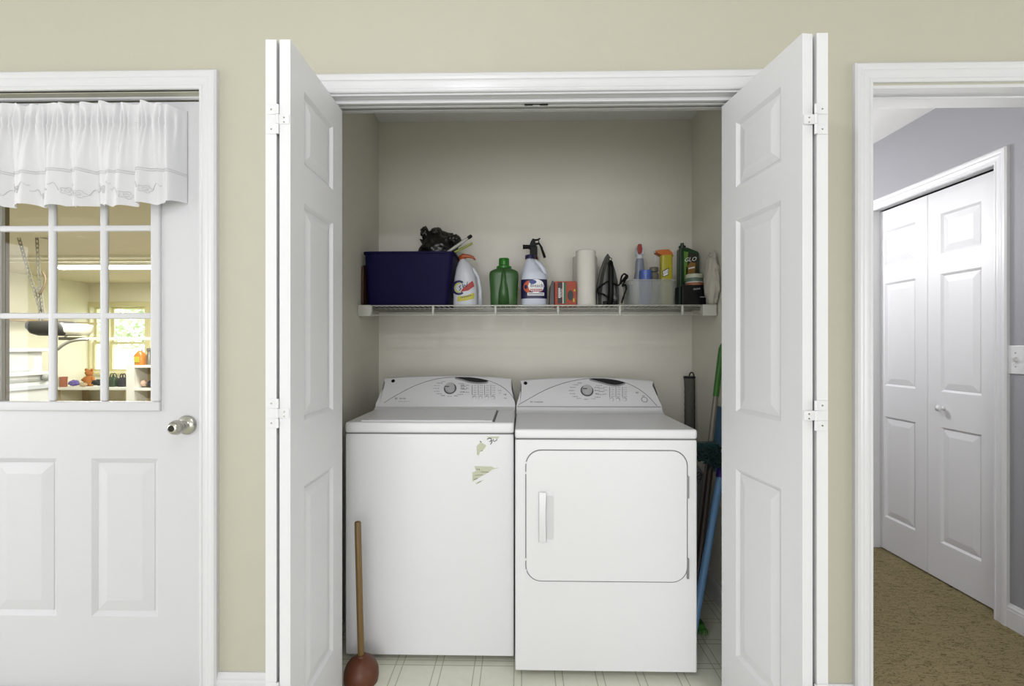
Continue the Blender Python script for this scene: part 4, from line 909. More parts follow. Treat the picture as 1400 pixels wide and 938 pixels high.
# yellow spray bottle
D = 2.345; xc = sx(910.5, D); zz = lambda y: hz(y, D, 911)
yb = thing('yellow_spray_bottle', 'yellow spray bottle with an orange hood in the clear basket', 'spray bottle', (xc, D, ZI)); off = yb.location
YEL = mat('yellow_bottle_plastic', '#A39A28', .35)
MB(off).loft([(ZI, xc, D, .027, .022, 4), (ZI + .004, xc, D, .0285, .024, 4), (zz(386), xc, D, .0285, .024, 4), (zz(374), xc, D, .028, .023, 4), (zz(349), xc, D, .029, .022, 4)], 32).build('bottle', YEL, yb, smooth=True, auto=60)
MB(off).prism([(sx(895.5, D), zz(346)), (sx(896, D), zz(343)), (sx(912, D), zz(342)), (sx(917, D), zz(346)), (sx(919, D), zz(351.5)), (sx(917.5, D), zz(349.5)), (sx(903, D), zz(350))], lambda u, v: (u, D - .024, v), lambda u, v: (u, D + .024, v)).build('spray_hood', mat('orange_hood', '#B5652A', .4), yb, bevel=.003)
MB(off).tube([(sx(897, D), D, zz(350)), (sx(896.5, D), D, zz(355)), (sx(895.2, D), D, zz(359))], [.004, .003, .002], 8).build('lever', WHITEB, yb, smooth=True)
MB(off).lathe([(.005, 0), (.006, .006)], (sx(896, D), D, zz(344.5)), (-1, 0, 0), 10).build('nozzle', WHITEB, yb)
flat('label_mark', [[(sx(a, D), zz(b)) for a, b in ((903.5, 371.5), (912.5, 367), (911.5, 377), (904, 380))]], mat('black_ink', '#1d1512'), yb, lambda u, v, l: Vector((u, D - .0245 - l, v)), off)
flat('label_mark', [[(sx(a, D), zz(b)) for a, b in ((904.5, 372.2), (911.6, 368.5), (910.8, 376.3), (904.8, 378.8))]], mat('white_ink', '#E8E8E8'), yb, lambda u, v, l: Vector((u, D - .0255 - l, v)), off)
for k in range(3): MB(off).tube([Vector((sx(905.8 + 2.0 * k, D), D - .0266, zz(377 - k))), Vector((sx(906.6 + 2.0 * k, D), D - .0266, zz(371.5 - k)))], .0013, 5).build('label_stroke', mat('black_ink', '#1d1512'), yb)

# GLO bottle
D = 2.45; zz = lambda y: hz(y, D, 943); xc = sx(943, D); hw = 13.5 * px2(D); cy = D + .028
gb = thing('floor_polish_bottle', 'dark green flat bottle with a GLO label on the shelf', 'bottle', (xc, cy, ZS)); off = gb.location
DG_ = mat('dark_green_plastic', '#123A1C', .3)
pts = [(929.5, 415.6), (956.3, 415.6), (956.3, 346), (954, 343.5), (940.5, 338.2), (930.5, 338.2), (929.5, 341)]
MB(off).prism([(sx(a, D), max(ZS, zz(b))) for a, b in pts], lambda u, v: (u, D, v), lambda u, v: (u, D + .056, v)).build('bottle', DG_, gb, bevel=.007, seg=3)
MB(off).lathe([(.018, 0), (.018, .012), (.016, .014), (.0, .014)], (sx(935.2, D), cy, zz(338.4)), n=20, cap=False).build('cap', mat('dark_green_cap', '#0c2413', .35), gb, smooth=True, auto=40)
MB(off).lathe([(.009, 0), (.009, .004), (.0085, .014), (.0, .015)], (sx(935.2, D), cy, zz(334.7)), n=16, cap=False).build('spout', mat('dark_green_cap', '#0c2413'), gb, smooth=True, auto=40)
lab = [(935, 343.5), (953, 347.5), (954, 352), (954.5, 412), (935.5, 412)]
pf = lambda u, v, l: Vector((u, D - .0003 - l, v))
flat('label', [[(sx(a, D), zz(b)) for a, b in lab]], mat('label_dark', '#2a2a1c', .4), gb, pf, off)
flat('label_patch', [[(sx(a, D), zz(b)) for a, b in ((935, 343.5), (941, 344.8), (939.5, 356), (940, 372), (938, 385), (935.3, 385))]], mat('leaf_ink', '#5F8A36', .5), gb, lambda u, v, l: pf(u, v, l + .0006), off)
flat('label_patch', [[(sx(a, D), zz(b)) for a, b in ((938, 366), (944, 358), (951, 360), (950, 374), (943, 385), (938, 380))]], mat('amber_ink', '#8C6A30', .5), gb, lambda u, v, l: pf(u, v, l + .0006), off)
flat('label_patch', [[(sx(a, D), zz(b)) for a, b in ((941, 366.3), (949.5, 364.5), (949.5, 366.5), (941, 368.3))]], mat('white_ink', '#E8E8E8'), gb, lambda u, v, l: pf(u, v, l + .0012), off)
gx = sx(943.5, D); gz_ = zz(355)
text('label_lettering', 'GLO', .030, mat('white_ink', '#E8E8E8'), gb, lambda x, y, z: Vector((gx + x, D - .0022 - z, gz_ + y + x * .10)), shear=.25, off=off)

# black flat tin and jar on it
D = 2.325; zz = lambda y: hz(y, D, 950); xa, xb = sx(930, D), min(sx(973, D), XR - .03)
bt = thing('black_carton', 'low black carton with faint print under the jar', 'box', ((xa + xb) / 2, D + .05, ZS)); off = bt.location
MB(off).box(xa + .012, xb, D, D + .088, ZS, zz(389.5)).build('carton', mat('black_gloss_card', '#0B0A10', .25), bt, bevel=.002)
MB(off).box(xa, xa + .0115, D + .02, D + .085, ZS, zz(391)).build('flap', mat('dark_green_cap', '#0c2413'), bt, bevel=.002)
b_ = MB(off)
for k in range(6): b_.prism([(sx(948 + k * 1.6, D), zz(396.5 - k * .15)), (sx(949.2 + k * 1.6, D), zz(396.5 - k * .15)), (sx(949.2 + k * 1.6, D), zz(394.2 - k * .15)), (sx(948 + k * 1.6, D), zz(394.2 - k * .15))], lambda u, v: (u, D - .0002, v), lambda u, v: (u, D - .0008, v))
for k in range(5): b_.prism([(sx(957 + k * 1.7, D), zz(407 - .4 * (k % 2))), (sx(958.3 + k * 1.7, D), zz(407)), (sx(958.3 + k * 1.7, D), zz(405)), (sx(957 + k * 1.7, D), zz(405.5))], lambda u, v: (u, D - .0002, v), lambda u, v: (u, D - .0008, v))
b_.build('print_words', PRINT, bt)['kind'] = 'stuff'
zj = zz(389.5); Dj = D + .046; xc = sx(954, D); 
jr = thing('paste_jar', 'squat jar with pale green lid on the black carton', 'jar', (xc, Dj, zj)); off = jr.location
r = .042
MB(off).lathe([(.0, 0), (r, 0), (r + .001, .003), (r + .001, .012), (r - .002, .014)], (xc, Dj, zj + .0005), n=32, cap=False).build('jar_base', mat('orange_brown_label', '#A26A4A', .5), jr, smooth=True, auto=40)
MB(off).lathe([(r - .003, 0), (r + .002, .001), (r + .002, .004), (r - .003, .005)], (xc, Dj, zj + .014), n=32, cap=False).build('band', mat('white_ink', '#E8E8E8'), jr, smooth=True, auto=40)
MB(off).lathe([(r - .001, 0), (r + .001, .001), (r + .001, .016), (r - .002, .018)], (xc, Dj, zj + .019), n=32, cap=False).build('label', mat('jar_green_label', '#5F7566', .5, var=.25, scale=90), jr, smooth=True, auto=40)
MB(off).lathe([(r - .002, 0), (r + .0005, .001), (r, .018), (r - .006, .021), (.0, .0215)], (xc, Dj, zj + .037), n=32, cap=False).build('lid', mat('pale_green_lid', '#B9BDA8', .45), jr, smooth=True, auto=40)

# white cloth draped at the shelf's end
zc0, zc1 = ZS + .001, hz(345, 2.25, 982)
rag = crumple('white_cloth', ((.906), 2.275, (zc0 + zc1) / 2), (.030, .062, (zc1 - zc0) / 2), 4.7, mat('off_white_cloth', '#BDB8AC', .9, bump=.4, bscale=120), None, (0, 0, 0), .35, (((-.4, -.2, -.6), .25, 3),))
for v in rag.data.vertices:
    v.co.x = min(v.co.x, XR - .002); v.co.z = max(v.co.z, ZS + .0015)
tag(rag, 'off white cloth bunched against the closet wall on the shelf', 'cloth')

# ================================================================== VALANCE ON THE GARAGE DOOR
CLOTH = mat('white_valance_cotton', '#DEDEE0', .85, var=.01, bump=.15, bscale=400, transl=.14)
VY = 1.572                                     # front plane of the rod
vx0, vx1 = -1.93, sx(240.5, VY)
zr0, zr1 = hz(172, VY, 120), hz(163, VY, 120)  # rod pocket
ztop = hz(141, VY, 120); zhem = hz(286, VY, 120); zband = hz(234, VY, 120)
va = thing('valance_curtain', 'gathered white valance with eyelet lace hem on the door window', 'valance curtain', ((vx0 + vx1) / 2, DD - .002, zhem)); off = va.location
def vsurf(s_, z):
    """gathered cloth: s_ 0..1 across, z height"""
    ph = s_ * (vx1 - vx0)
    q = noise.noise(Vector((ph * 9, 3.1, 0)))
    f1 = math.sin(ph * 62 + 2.4 * q + 1.0); f2 = math.sin(ph * 131 + 3 * noise.noise(Vector((ph * 14, 7, 0)))); f3 = math.sin(ph * 330 + 5 * noise.noise(Vector((ph * 30, 1, 0))))
    if z > zr1:
        t_ = (z - zr1) / (ztop - zr1); d = .0075 * f3 * (1 - t_) + (.007 * f2 + .009 * f1 * noise.noise(Vector((ph * 20, 0, 4)))) * t_ ** .7
        x_ = .006 * math.sin(ph * 90 + 1) * t_
    elif z > zr0:
        d = .0075 * f3 + .003 * f2; x_ = 0
    else:
        t_ = min(1, (zr0 - z) / (zr0 - zhem)); e = t_ ** .6
        d = .0075 * f3 * (1 - t_) ** 4 + (.018 * f1 + .010 * f2 * (1 - .5 * t_)) * e; x_ = .006 * f1 * t_
    y = VY + d
    if z <= zr0 - .0: y -= .010 * min(1, (zr0 - z) / .1)
    e = max(0, (s_ - .945) / .055); y = y * (1 - e ** 1.5) + (DD - .004) * e ** 1.5      # the end returns to the door
    e2 = max(0, (.04 - s_) / .04); y = y * (1 - e2 ** 1.5) + (DD - .004) * e2 ** 1.5
    return Vector((vx0 + ph + x_ * (1 - e), min(y, DD - .004), z))
ns, zlist = 420, []
zlist += [ztop + (zr1 - ztop) * i / 8 for i in range(9)] + [zr1 + (zr0 - zr1) * i / 4 for i in range(1, 5)] + [0] * 26
mb = MB(off)
for i in range(ns + 1):
    s_ = i / ns; ph = s_ * (vx1 - vx0)
    hem = zhem + .010 * abs(math.sin(ph * 26 + .6)) + .008 * noise.noise(Vector((ph * 6, 2, 2))) + .004 * abs(math.sin(ph * 80)) + .018 * max(0, (s_ - .8) / .2)
    top = ztop + .004 * math.sin(ph * 40) + .003 * math.sin(ph * 97)
    for k in range(9): mb.v.append(vsurf(s_, top + (zr1 - top) * k / 8))
    for k in range(1, 5): mb.v.append(vsurf(s_, zr1 + (zr0 - zr1) * k / 4))
    for k in range(1, 27): mb.v.append(vsurf(s_, zr0 + (hem - zr0) * k / 26))
nr = 9 + 4 + 26
for i in range(ns):
    for k in range(nr - 1): a = i * nr + k; mb.f.append((a, a + 1, a + nr + 1, a + nr))
o = mb.build('fabric', CLOTH, va, smooth=True)
THR = mat('white_embroidery_thread', '#D2D2D4', .7, transl=.15)
for zb in (zband, zband - .007):
    MB(off).tube([vsurf(i / 300, zb + .006 * math.sin(i * .05)) + Vector((0, -.0012, 0)) for i in range(301)], .0011, 5).build('stitched_band', THR, va, smooth=True)
k = 0
for cxn in [.05 + .0925 * i for i in range(10)]:
    dzn = .050 if k % 2 else .032; k += 1
    zc = zhem + dzn + .012; 
    for rr, npt in ((.0045, 10), (.011, 18)):
        pts = []
        for i in range(npt):
            an = 2 * PI * i / npt; r_ = rr * (1 + (.25 * math.cos(5 * an) if rr > .006 else 0))
            pts.append(vsurf(cxn + r_ * math.cos(an) / (vx1 - vx0), zc + r_ * math.sin(an)) + Vector((0, -.0010, 0)))
        MB(off).tube(pts, .0010, 5, closed=True).build('embroidered_flower', THR, va, smooth=True)
    for q in (-1, 1):
        pts = [vsurf(cxn + q * (.014 + .022 * i / 7) / (vx1 - vx0), zc + .012 * math.sin(i * .7) + .004 * i) + Vector((0, -.0010, 0)) for i in range(8)]
        MB(off).tube(pts, .0009, 5).build('embroidered_sprig', THR, va, smooth=True)
MB(off).tube([(vx0 + .012, VY + .014, (zr0 + zr1) / 2), (vx1 - .030, VY + .014, (zr0 + zr1) / 2)], .006, 10).build('curtain_rod', TRIM, va, smooth=True)

# ================================================================== CLOSET GAP: PLUNGER, BROOM, MOP, POLES
D = 1.705; pxx = sx(494, D)
pg = thing('plunger', 'plunger with a wooden handle and brown rubber cup before the washer', 'plunger', (pxx, D, 0)); off = pg.location
RUB = mat('brown_rubber', '#5C3019', .45, var=.08)
MB(off).lathe([(.050, 0), (.058, .001), (.061, .020), (.060, .042), (.053, .062), (.040, .078), (.026, .087), (.0165, .090), (.0150, .098), (.0, .099)], (pxx, D, 0), n=40, cap=False).build('rubber_cup', RUB, pg, smooth=True, auto=60)
topz = hz(712, D, 489); hx_ = sx(489.6, D)
MB(off).tube([(pxx - .001, D, .092), (hx_, D - .004, topz - .006), (hx_, D - .004, topz - .002), (hx_, D - .004, topz)], [.0117, .0117, .010, .005], 18).build('handle', mat('varnished_wood', '#70582F', .4, var=.18, scale=25), pg, smooth=True, auto=40)
# broom
bh = Vector((.712, 2.03, .0)); bt_ = Vector((XR - .020, 2.165, 1.22))
br = thing('broom', 'broom with green head on the floor and green topped handle', 'broom', bh); off = br.location
GRN = mat('green_broom_plastic', '#2E6B1E', .4)
dv = (bt_ - (bh + Vector((0, 0, .04)))); st0 = bh + Vector((0, 0, .04))
MB(off).tube([st0, st0 + dv * .80], .0115, 12).build('handle', mat('grey_broom_tube', '#7E7A72', .4, metal=.3), br, smooth=True, auto=40)
MB(off).tube([st0 + dv * .80, st0 + dv * .83, st0 + dv * .98, st0 + dv], [.0125, .0135, .0130, .006], 12).build('grip', GRN, br, smooth=True, auto=40)
MB(off).box(bh.x - .06, bh.x + .060, 2.005, 2.05, .018, .044).build('broom_block', GRN, br, bevel=.006)
mb = MB(off)
for i in range(60):
    x = bh.x - .058 + .125 * (i % 15) / 14; y = 2.005 + .042 * (i // 15) / 3
    mb.tube([(x, y, .020), (x + R.uniform(-.006, .006), y + R.uniform(-.006, .006), .001)], .0022, 4)
mb.build('bristles', mat('green_bristle', '#3E8A2A', .6), br)['kind'] = 'stuff'
# light blue mop pole
p0 = Vector((.662, 1.88, .0)); p1 = Vector((.866, 2.085, .640)); 
bp_ = thing('blue_pole', 'light blue pole with purple end leaning beside the dryer', 'pole', p0); off = bp_.location
MB(off).tube([p0 + Vector((0, 0, .010)), p1], .0155, 14).build('tube', mat('light_blue_plastic', '#6E9CC8', .35), bp_, smooth=True, auto=40)
dv = (p1 - p0).normalized(); MB(off).tube([p1 - dv * .004, p1 + dv * .004, p1 + dv * .035, p1 + dv * .04], [.0175, .019, .018, .012], 14).build('end_sleeve', mat('purple_plastic', '#3B2583', .4), bp_, smooth=True, auto=40)
# mop stored head up
mh = W(968, 622, 2.06); m0 = Vector((.690, 1.955, .0))
mp_ = thing('floor_mop', 'mop stored head up with dark teal shaggy head and brown handle', 'mop', m0); off = mp_.location
mtop = Vector((mh.x + .012, 2.06, mh.z - .03))
MB(off).tube([m0 + Vector((0, 0, .012)), mtop], .0135, 12).build('handle', mat('dark_brown_handle', '#2A2016', .5), mp_, smooth=True, auto=40)
MB(off).box(mtop.x - .085, mtop.x + .028, 2.035, 2.085, mtop.z + .062, mtop.z + .085).build('head_plate', mat('teal_plastic', '#0E3A3C', .4), mp_, bevel=.005)
mb = MB(off)
for i in range(420):
    bx = mtop.x - .030 + R.uniform(-.055, .057); by = R.uniform(2.03, 2.09); bz = mtop.z + .068 - R.uniform(0, .085) * (1 - abs(bx - mtop.x - .005) / .12)
    bx = min(bx, XR - .035); 
    c = Vector((bx, by - .012, bz)); d = Vector((R.uniform(-1, 1), R.uniform(-1, .1), R.uniform(-1, .6))).normalized(); e = Vector((R.uniform(-1, 1), R.uniform(-1, 1), R.uniform(-1, 1)))
    mb.tube([c, c + d * .010, c + d * .016 + e * .004, c + d * .020 + e * .009], [.0036, .0042, .0042, .003], 5)
mb.build('yarn', mat('dark_teal_yarn', '#17302E', .9, var=.5, scale=60), mp_)['kind'] = 'stuff'
# grey folded board with emblem
gbd = thing('grey_board', 'flat grey plastic board with a round emblem behind the mop', 'board', (.72, 2.26, 0)); off = gbd.location
gy = 2.26; G = lambda a, b: W(a, b, gy)
pts = [G(930, 640), G(951, 632), G(964, 650), G(957, 720), G(950, 800), G(930, 800)]; pts[-1].z = pts[-2].z = .0
MB(off).prism([(p.x, p.z) for p in pts], lambda u, v: (u, gy, v), lambda u, v: (u, gy + .014, v)).build('panel', mat('mid_grey_plastic', '#77777A', .5), gbd, bevel=.003)
c = G(955.5, 650.5)
MB(off).tube([(c.x + .011 * math.cos(a * PI / 12), gy - .001, c.z + .017 * math.sin(a * PI / 12)) for a in range(24)], .0016, 6, closed=True).build('emblem_ring', BLACKP, gbd)
MB(off).tube([(c.x - .010, gy - .001, c.z - .006), (c.x + .010, gy - .001, c.z + .007)], .0014, 6).build('emblem_bar', BLACKP, gbd)
MB(off).tube([(c.x + .009, gy - .001, c.z - .012), (c.x - .001, gy - .001, c.z - .040), (c.x - .012, gy - .001, c.z - .016)], .0012, 6).build('emblem_bar', BLACKP, gbd)
# blue dustpan behind
y_ = 2.215
dp = MB().prism([(sx(979.5, y_), hz(556, y_, 983)), (XR - .0015, hz(556, y_, 983)), (XR - .0015, hz(645, y_, 980)), (sx(968, y_), hz(645, y_, 980)), (sx(973, y_), hz(602, y_, 980))], lambda u, v: (u, y_, v), lambda u, v: (u, y_ + .02, v))
for v in dp.v: v.z = max(v.z, 0)
tag(dp.build('dustpan', mat('steel_blue_plastic', '#456B8A', .4), None, bevel=.003), 'steel blue plastic dustpan hung on the closet wall behind the mop head', 'dustpan')
# wrapped grip handle in the corner
D = 2.47; hx_ = sx(943, D); ztp = hz(516.5, D, 943)
gh = thing('wrapped_handle', 'grey wrapped grip handle with black end cap behind the dryer', 'sports handle', (hx_ - .005, D, 0)); off = gh.location
mb = MB(off); pr = []
zz_ = 0.0
prof = [(.0245 + .0008 * math.sin(i * 1.9), .45 + (ztp - .46) * i / 60) for i in range(61)]
prof[-3:] = [(.0255, ztp - .020), (.0275, ztp - .010), (.0280, ztp - .002)]
mb.lathe([(.018, .0), (.022, .02), (.030, .30), (.0245, .449)], (hx_ - .004, D, 0), n=24); mb.build('barrel', mat('dark_barrel', '#2a2a2a', .4), gh, smooth=True)
MB(off).lathe(prof, (hx_ - .002, D, 0), n=24).build('grip_wrap', mat('grey_grip_tape', '#55544F', .8, var=.12, scale=60), gh, smooth=True, auto=50)
MB(off).lathe([(.0, 0), (.0295, 0), (.0300, .006), (.0285, .010), (.0, .011)], (hx_ - .002, D, ztp - .002), n=24, cap=False).build('end_cap', BLACKP, gh, smooth=True, auto=50)
MB(off).tube([(hx_ - .002 + .012 + .012 * math.cos(a), D, ztp + .006 + .022 * math.sin(a)) for a in [PI * i / 10 for i in range(11)]], .0032, 6).build('cord_loop', BLACKP, gh, smooth=True)
MB(off).box(hx_ + .021, hx_ + .0265, D - .006, D + .006, .47, ztp - .004).build('side_strip', BLACKP, gh, bevel=.002)

# ================================================================== GARAGE BEYOND THE GLASS
# fluorescent fixture
D = 6.9; zc = hz(360, D, 140)
fx_ = thing('fluorescent_light', 'long fluorescent tube light under the garage ceiling', 'ceiling light', (sx(140, D), D, CH)); off = fx_.location
xa, xb = sx(82, D), sx(226, D)
MB(off).box(xa - .05, xb + .05, D - .06, D + .09, CH - .05, CH).build('housing', mat('fixture_white', '#F0EFE6', .4), fx_, bevel=.006)
for dy in (-.02, .05):
    MB(off).tube([(xa, D + dy, CH - .078), (xb, D + dy, CH - .078)], .016, 12).build('tube', mat('lit_tube', '#FFFFFF', .4, emit='#FFFDF2', estr=9.0), fx_, smooth=True, auto=40)
for x in (xa - .02, xb + .02): MB(off).box(x - .02, x + .02, D - .045, D + .075, CH - .10, CH - .05).build('lamp_holder', mat('fixture_white', '#F0EFE6'), fx_, bevel=.004)
# ceiling batten
struct('trim_7', MB().box(GX, -.90, 6.35, 6.42, CH - .03, CH).box(GX, -.90, 6.70, 6.76, CH - .02, CH), mat('cream_batten', '#F1EDD8', .6), 'cream battens across the garage ceiling')
# garage window
wn = thing('window_1', 'bright double hung window in the far garage wall', None, ((WX0 + WX1) / 2, GY, WZ0), kind='structure'); off = wn.location
WF = mat('cream_window_wood', '#DAD3A6', .6)
mb = MB(off); c_ = .09
mb.box(WX0 - c_, WX1 + c_, GY - .025, GY, WZ1, WZ1 + c_).box(WX0 - c_, WX0, GY - .025, GY, WZ0 - .02, WZ1).box(WX1, WX1 + c_, GY - .025, GY, WZ0 - .02, WZ1).box(WX0 - c_, WX1 + c_, GY - .05, GY, WZ0 - .06, WZ0 - .02); mb.build('window_frame', WF, wn)
zm = hz(469, GY, 160)
xm = sx(146, GY)
for (a, b) in ((WX0, xm - .03), (xm + .03, WX1)):
    for (z0, z1, dy) in ((WZ0, zm + .02, .04), (zm - .02, WZ1, .08)):
        s_ = MB(off).box(a, b, GY + dy, GY + dy + .035, z0, z0 + .045).box(a, b, GY + dy, GY + dy + .035, z1 - .045, z1).box(a, a + .045, GY + dy, GY + dy + .035, z0 + .045, z1 - .045).box(b - .045, b, GY + dy, GY + dy + .035, z0 + .045, z1 - .045).build('sash', WF, wn)
        MB(off).box(a + .045, b - .045, GY + dy + .015, GY + dy + .019, z0 + .045, z1 - .045).build('pane', GLASS, s_)
MB(off).box(xm - .03, xm + .03, GY, GY + .14, WZ0, WZ1).build('mullion', WF, wn)
# outside: pale fence, lawn and a leafy tree
struct('ground_outside', MB().box(-40, 20, GY + .2, 60, GF - .2, GF - .1), mat('pale_lawn', '#A9B08A', .9, var=.2), 'pale lawn outside the garage window')
fc = thing('picket_fence', 'pale fence outside the garage window', 'fence', (-11, 15, GF - .1)); off = fc.location
for i in range(34): MB(off).box(-15.5 + i * .27, -15.28 + i * .27, 15, 15.025, GF - .1, GF + 1.55).build('picket', mat('pale_fence_paint', '#E8E6E0', .8), fc)
for z in (.3, 1.2): MB(off).box(-15.6, -6.2, 15.025, 15.07, GF + z, GF + z + .09).build('rail', mat('pale_fence_paint', '#E8E6E0'), fc)
tr_ = thing('leafy_tree', 'pale green leafy tree beyond the fence outside', 'tree', (-15.0, 19, GF - .1)); off = tr_.location
MB(off).tube([(-15, 19, GF - .1), (-14.9, 19, 1.5), (-15.1, 19, 3.2)], [.22, .16, .08], 10).build('trunk', mat('bark', '#6b5a45', .9), tr_, smooth=True)
mb = MB(off)
for i in range(2600):
    th_, u_ = R.uniform(0, 2 * PI), R.uniform(-1, 1); rr = (R.random() ** .4)
    c = Vector((-15 + 3.6 * rr * math.sqrt(1 - u_ * u_) * math.cos(th_), 19 + 2.2 * rr * math.sqrt(1 - u_ * u_) * math.sin(th_), 3.0 + 2.4 * rr * u_))
    a = Vector((R.uniform(-1, 1), R.uniform(-1, 1), R.uniform(-1, 1))).normalized() * .14; b = a.cross(Vector((R.uniform(-1, 1), R.uniform(-1, 1), R.uniform(-1, 1)))).normalized() * .08
    mb.add([c - a, c + b, c + a, c - b], [(0, 1, 2, 3)])
mb.build('foliage', mat('pale_leaf', '#C2CBA8', .7, var=.25, scale=2), tr_)['kind'] = 'stuff'
# workbench under the window
D = 8.45; zb = hz(530, D, 120); bx0, bx1 = sx(70, D), sx(176, D)
wb = thing('workbench', 'white topped workbench under the garage window', 'workbench', ((bx0 + bx1) / 2, D + .3, GF)); off = wb.location
WB = mat('white_painted_board', '#E6E4DC', .6)
MB(off).box(bx0, bx1, D, GY - .06, zb - .045, zb).build('bench_top', WB, wb, bevel=.004)
for x in (bx0 + .05, bx1 - .05):
    for y in (D + .05, GY - .12): MB(off).box(x - .035, x + .035, y - .035, y + .035, GF, zb - .045).build('leg', mat('bench_wood', '#B09A74', .8), wb)
MB(off).box(bx0 + .1, bx1 - .1, D + .04, GY - .1, GF + .25, GF + .28).build('lower_shelf', mat('bench_wood', '#B09A74'), wb)
def blob(name, label, cat, c, r, m, seed, amp=.3, lobes=()):
    o = crumple(name, c, r, seed, m, None, (0, 0, 0), amp, lobes); return tag(o, label, cat)
U = D / F
# small toy
ty = thing('plush_toy', 'small orange brown plush toy sitting on the workbench', 'toy', W(122, 523, D + .36)); off = ty.location; PL = mat('orange_brown_plush', '#B8763C', .9, var=.2)
tz = zb; tx = sx(122, D + .36); ty_ = D + .36
MB(off).loft([(tz, tx, ty_, .06, .06, 2), (tz + .06, tx, ty_, .085, .08, 2), (tz + .14, tx, ty_, .075, .07, 2), (tz + .20, tx, ty_, .04, .04, 2)], 18).build('torso', PL, ty, smooth=True)
MB(off).lathe([(.0, -.065), (.045, -.05), (.068, 0), (.045, .05), (.0, .065)], (tx, ty_, tz + .245), n=18, cap=False).build('head', PL, ty, smooth=True)
for q in (-1, 1):
    MB(off).lathe([(.0, -.02), (.026, -.01), (.026, .01), (.0, .02)], (tx + q * .055, ty_, tz + .305), (0, 1, 0), 12, cap=False).build('ear', PL, ty, smooth=True)
    MB(off).tube([(tx + q * .06, ty_, tz + .16), (tx + q * .11, ty_ - .03, tz + .10)], [.03, .024], 8).build('arm', PL, ty, smooth=True)
    MB(off).tube([(tx + q * .05, ty_, tz + .04), (tx + q * .09, ty_ - .09, tz + .03)], [.035, .03], 8).build('leg', PL, ty, smooth=True)
blob('cloth_bundle', 'purple cloth bundle lying on the workbench', 'cloth', W(101, 523.8, D + .13), (.09, .06, .055), mat('purple_cloth', '#6F62A8', .8, var=.3), 5.2, .5)
blob('dark_bag', 'dark grey bag lying flat on the workbench', 'bag', W(135, 523, D + .10), (.12, .07, .055), mat('charcoal_fabric', '#34343A', .8, var=.4), 9.1, .5)
blob('tan_pouch', 'small tan pouch lying between purple cloth and dark bag', 'pouch', W(114, 526.0, D + .10), (.06, .05, .035), mat('tan_cloth', '#B7A283', .8, var=.2), 2.4, .4)
mb = MB(); cc = W(87, 530, D + .15)
tag(mb.lathe([(.0, 0), (.05, 0), (.055, .01), (.055, .16), (.06, .165), (.06, .185), (.0, .19)], (cc.x, D + .15, zb), n=20, cap=False).build('paint_can', mat('terracotta_can', '#A8654A', .5, var=.15), None, smooth=True, auto=40), 'terracotta coloured paint can at the end of the workbench', 'paint can')
# grocery bags
for i, (px, ww, hh, m_) in enumerate(((155, .075, .16, mat('green_print_plastic', '#3D4B3A', .5, var=.7, scale=14)), (168, .062, .15, mat('charcoal_fabric', '#34343A')))):
    c = W(px, 520, D + .22); rt_ = thing('shopping_bag', ['dark shopping bag with green print on the workbench', 'plain charcoal shopping bag beside the white garage shelf'][i], 'bag', (c.x, D + .22, zb)); off = rt_.location
    MB(off).loft([(zb, c.x, D + .22, ww * .9, .06, 5), (zb + .02, c.x, D + .22, ww, .07, 5), (zb + hh, c.x, D + .22, ww * .92, .055, 4), (zb + hh + .02, c.x, D + .22, ww * .8, .03, 3)], 24).build('sack', m_, rt_, smooth=True, auto=60)
    for q in (-.028, .028): MB(off).tube([(c.x + ww * .5 * math.cos(a), D + .22 + q, zb + hh + .01 + .075 * math.sin(a)) for a in [PI * k / 10 for k in range(11)]], .008, 6).build('handle', m_, rt_, smooth=True)
# white shelf unit
D2 = 8.2; sxa, sxb = sx(172.5, D2), sx(206, D2); zt_ = hz(499.5, D2, 190); zs = hz(531, D2, 190)
sh = thing('garage_shelf_unit', 'white open shelf unit right of the workbench', 'shelf', ((sxa + sxb) / 2, D2 + .2, GF)); off = sh.location
MB(off).box(sxa, sx(183.5, D2), D2, D2 + .32, GF, zt_).build('side_panel', WB, sh)
MB(off).box(sxb, sxb + .04, D2, D2 + .32, GF, zt_).build('side_panel', WB, sh)
for z in (zt_, zs, zs - .45): MB(off).box(sx(183.5, D2), sxb, D2, D2 + .32, z - .04, z).build('shelf_board', WB, sh)
MB(off).box(sx(183.5, D2), sxb, D2 + .30, D2 + .32, GF, zt_ - .04).build('back_panel', mat('bench_wood', '#B09A74'), sh)
jc = W(190.5, 499, D2 + .1); jg = thing('juice_jug', 'orange jug with yellow label on top of the white shelf', 'jug', (jc.x, D2 + .12, zt_)); off = jg.location
MB(off).loft([(zt_, jc.x, D2 + .12, .078, .07, 3.5), (zt_ + .17, jc.x, D2 + .12, .082, .072, 3.5), (zt_ + .225, jc.x, D2 + .12, .05, .05, 2.5), (zt_ + .25, jc.x, D2 + .12, .032, .032, 2)], 26).build('jug', mat('orange_liquid_jug', '#B8763A', .3), jg, smooth=True, auto=60)
MB(off).lathe([(.036, 0), (.036, .03), (.0, .032)], (jc.x, D2 + .12, zt_ + .25), n=18, cap=False).build('cap', mat('white_bottle_plastic', '#D6D8DC'), jg, smooth=True, auto=40)
MB(off).box(jc.x - .045, jc.x + .045, D2 + .044, D2 + .048, zt_ + .05, zt_ + .15).build('label', mat('yellow_ink', '#B9B23C'), jg)
c = W(196.5, 522, D2 + .12); blob('pale_ball', 'pale round bundle inside the white garage shelf', 'bundle', Vector((c.x, D2 + .13, zs + .085)), (.048, .055, .058), mat('pale_pink', '#D9B9A4', .7, var=.4, scale=20), 1.2, .25)
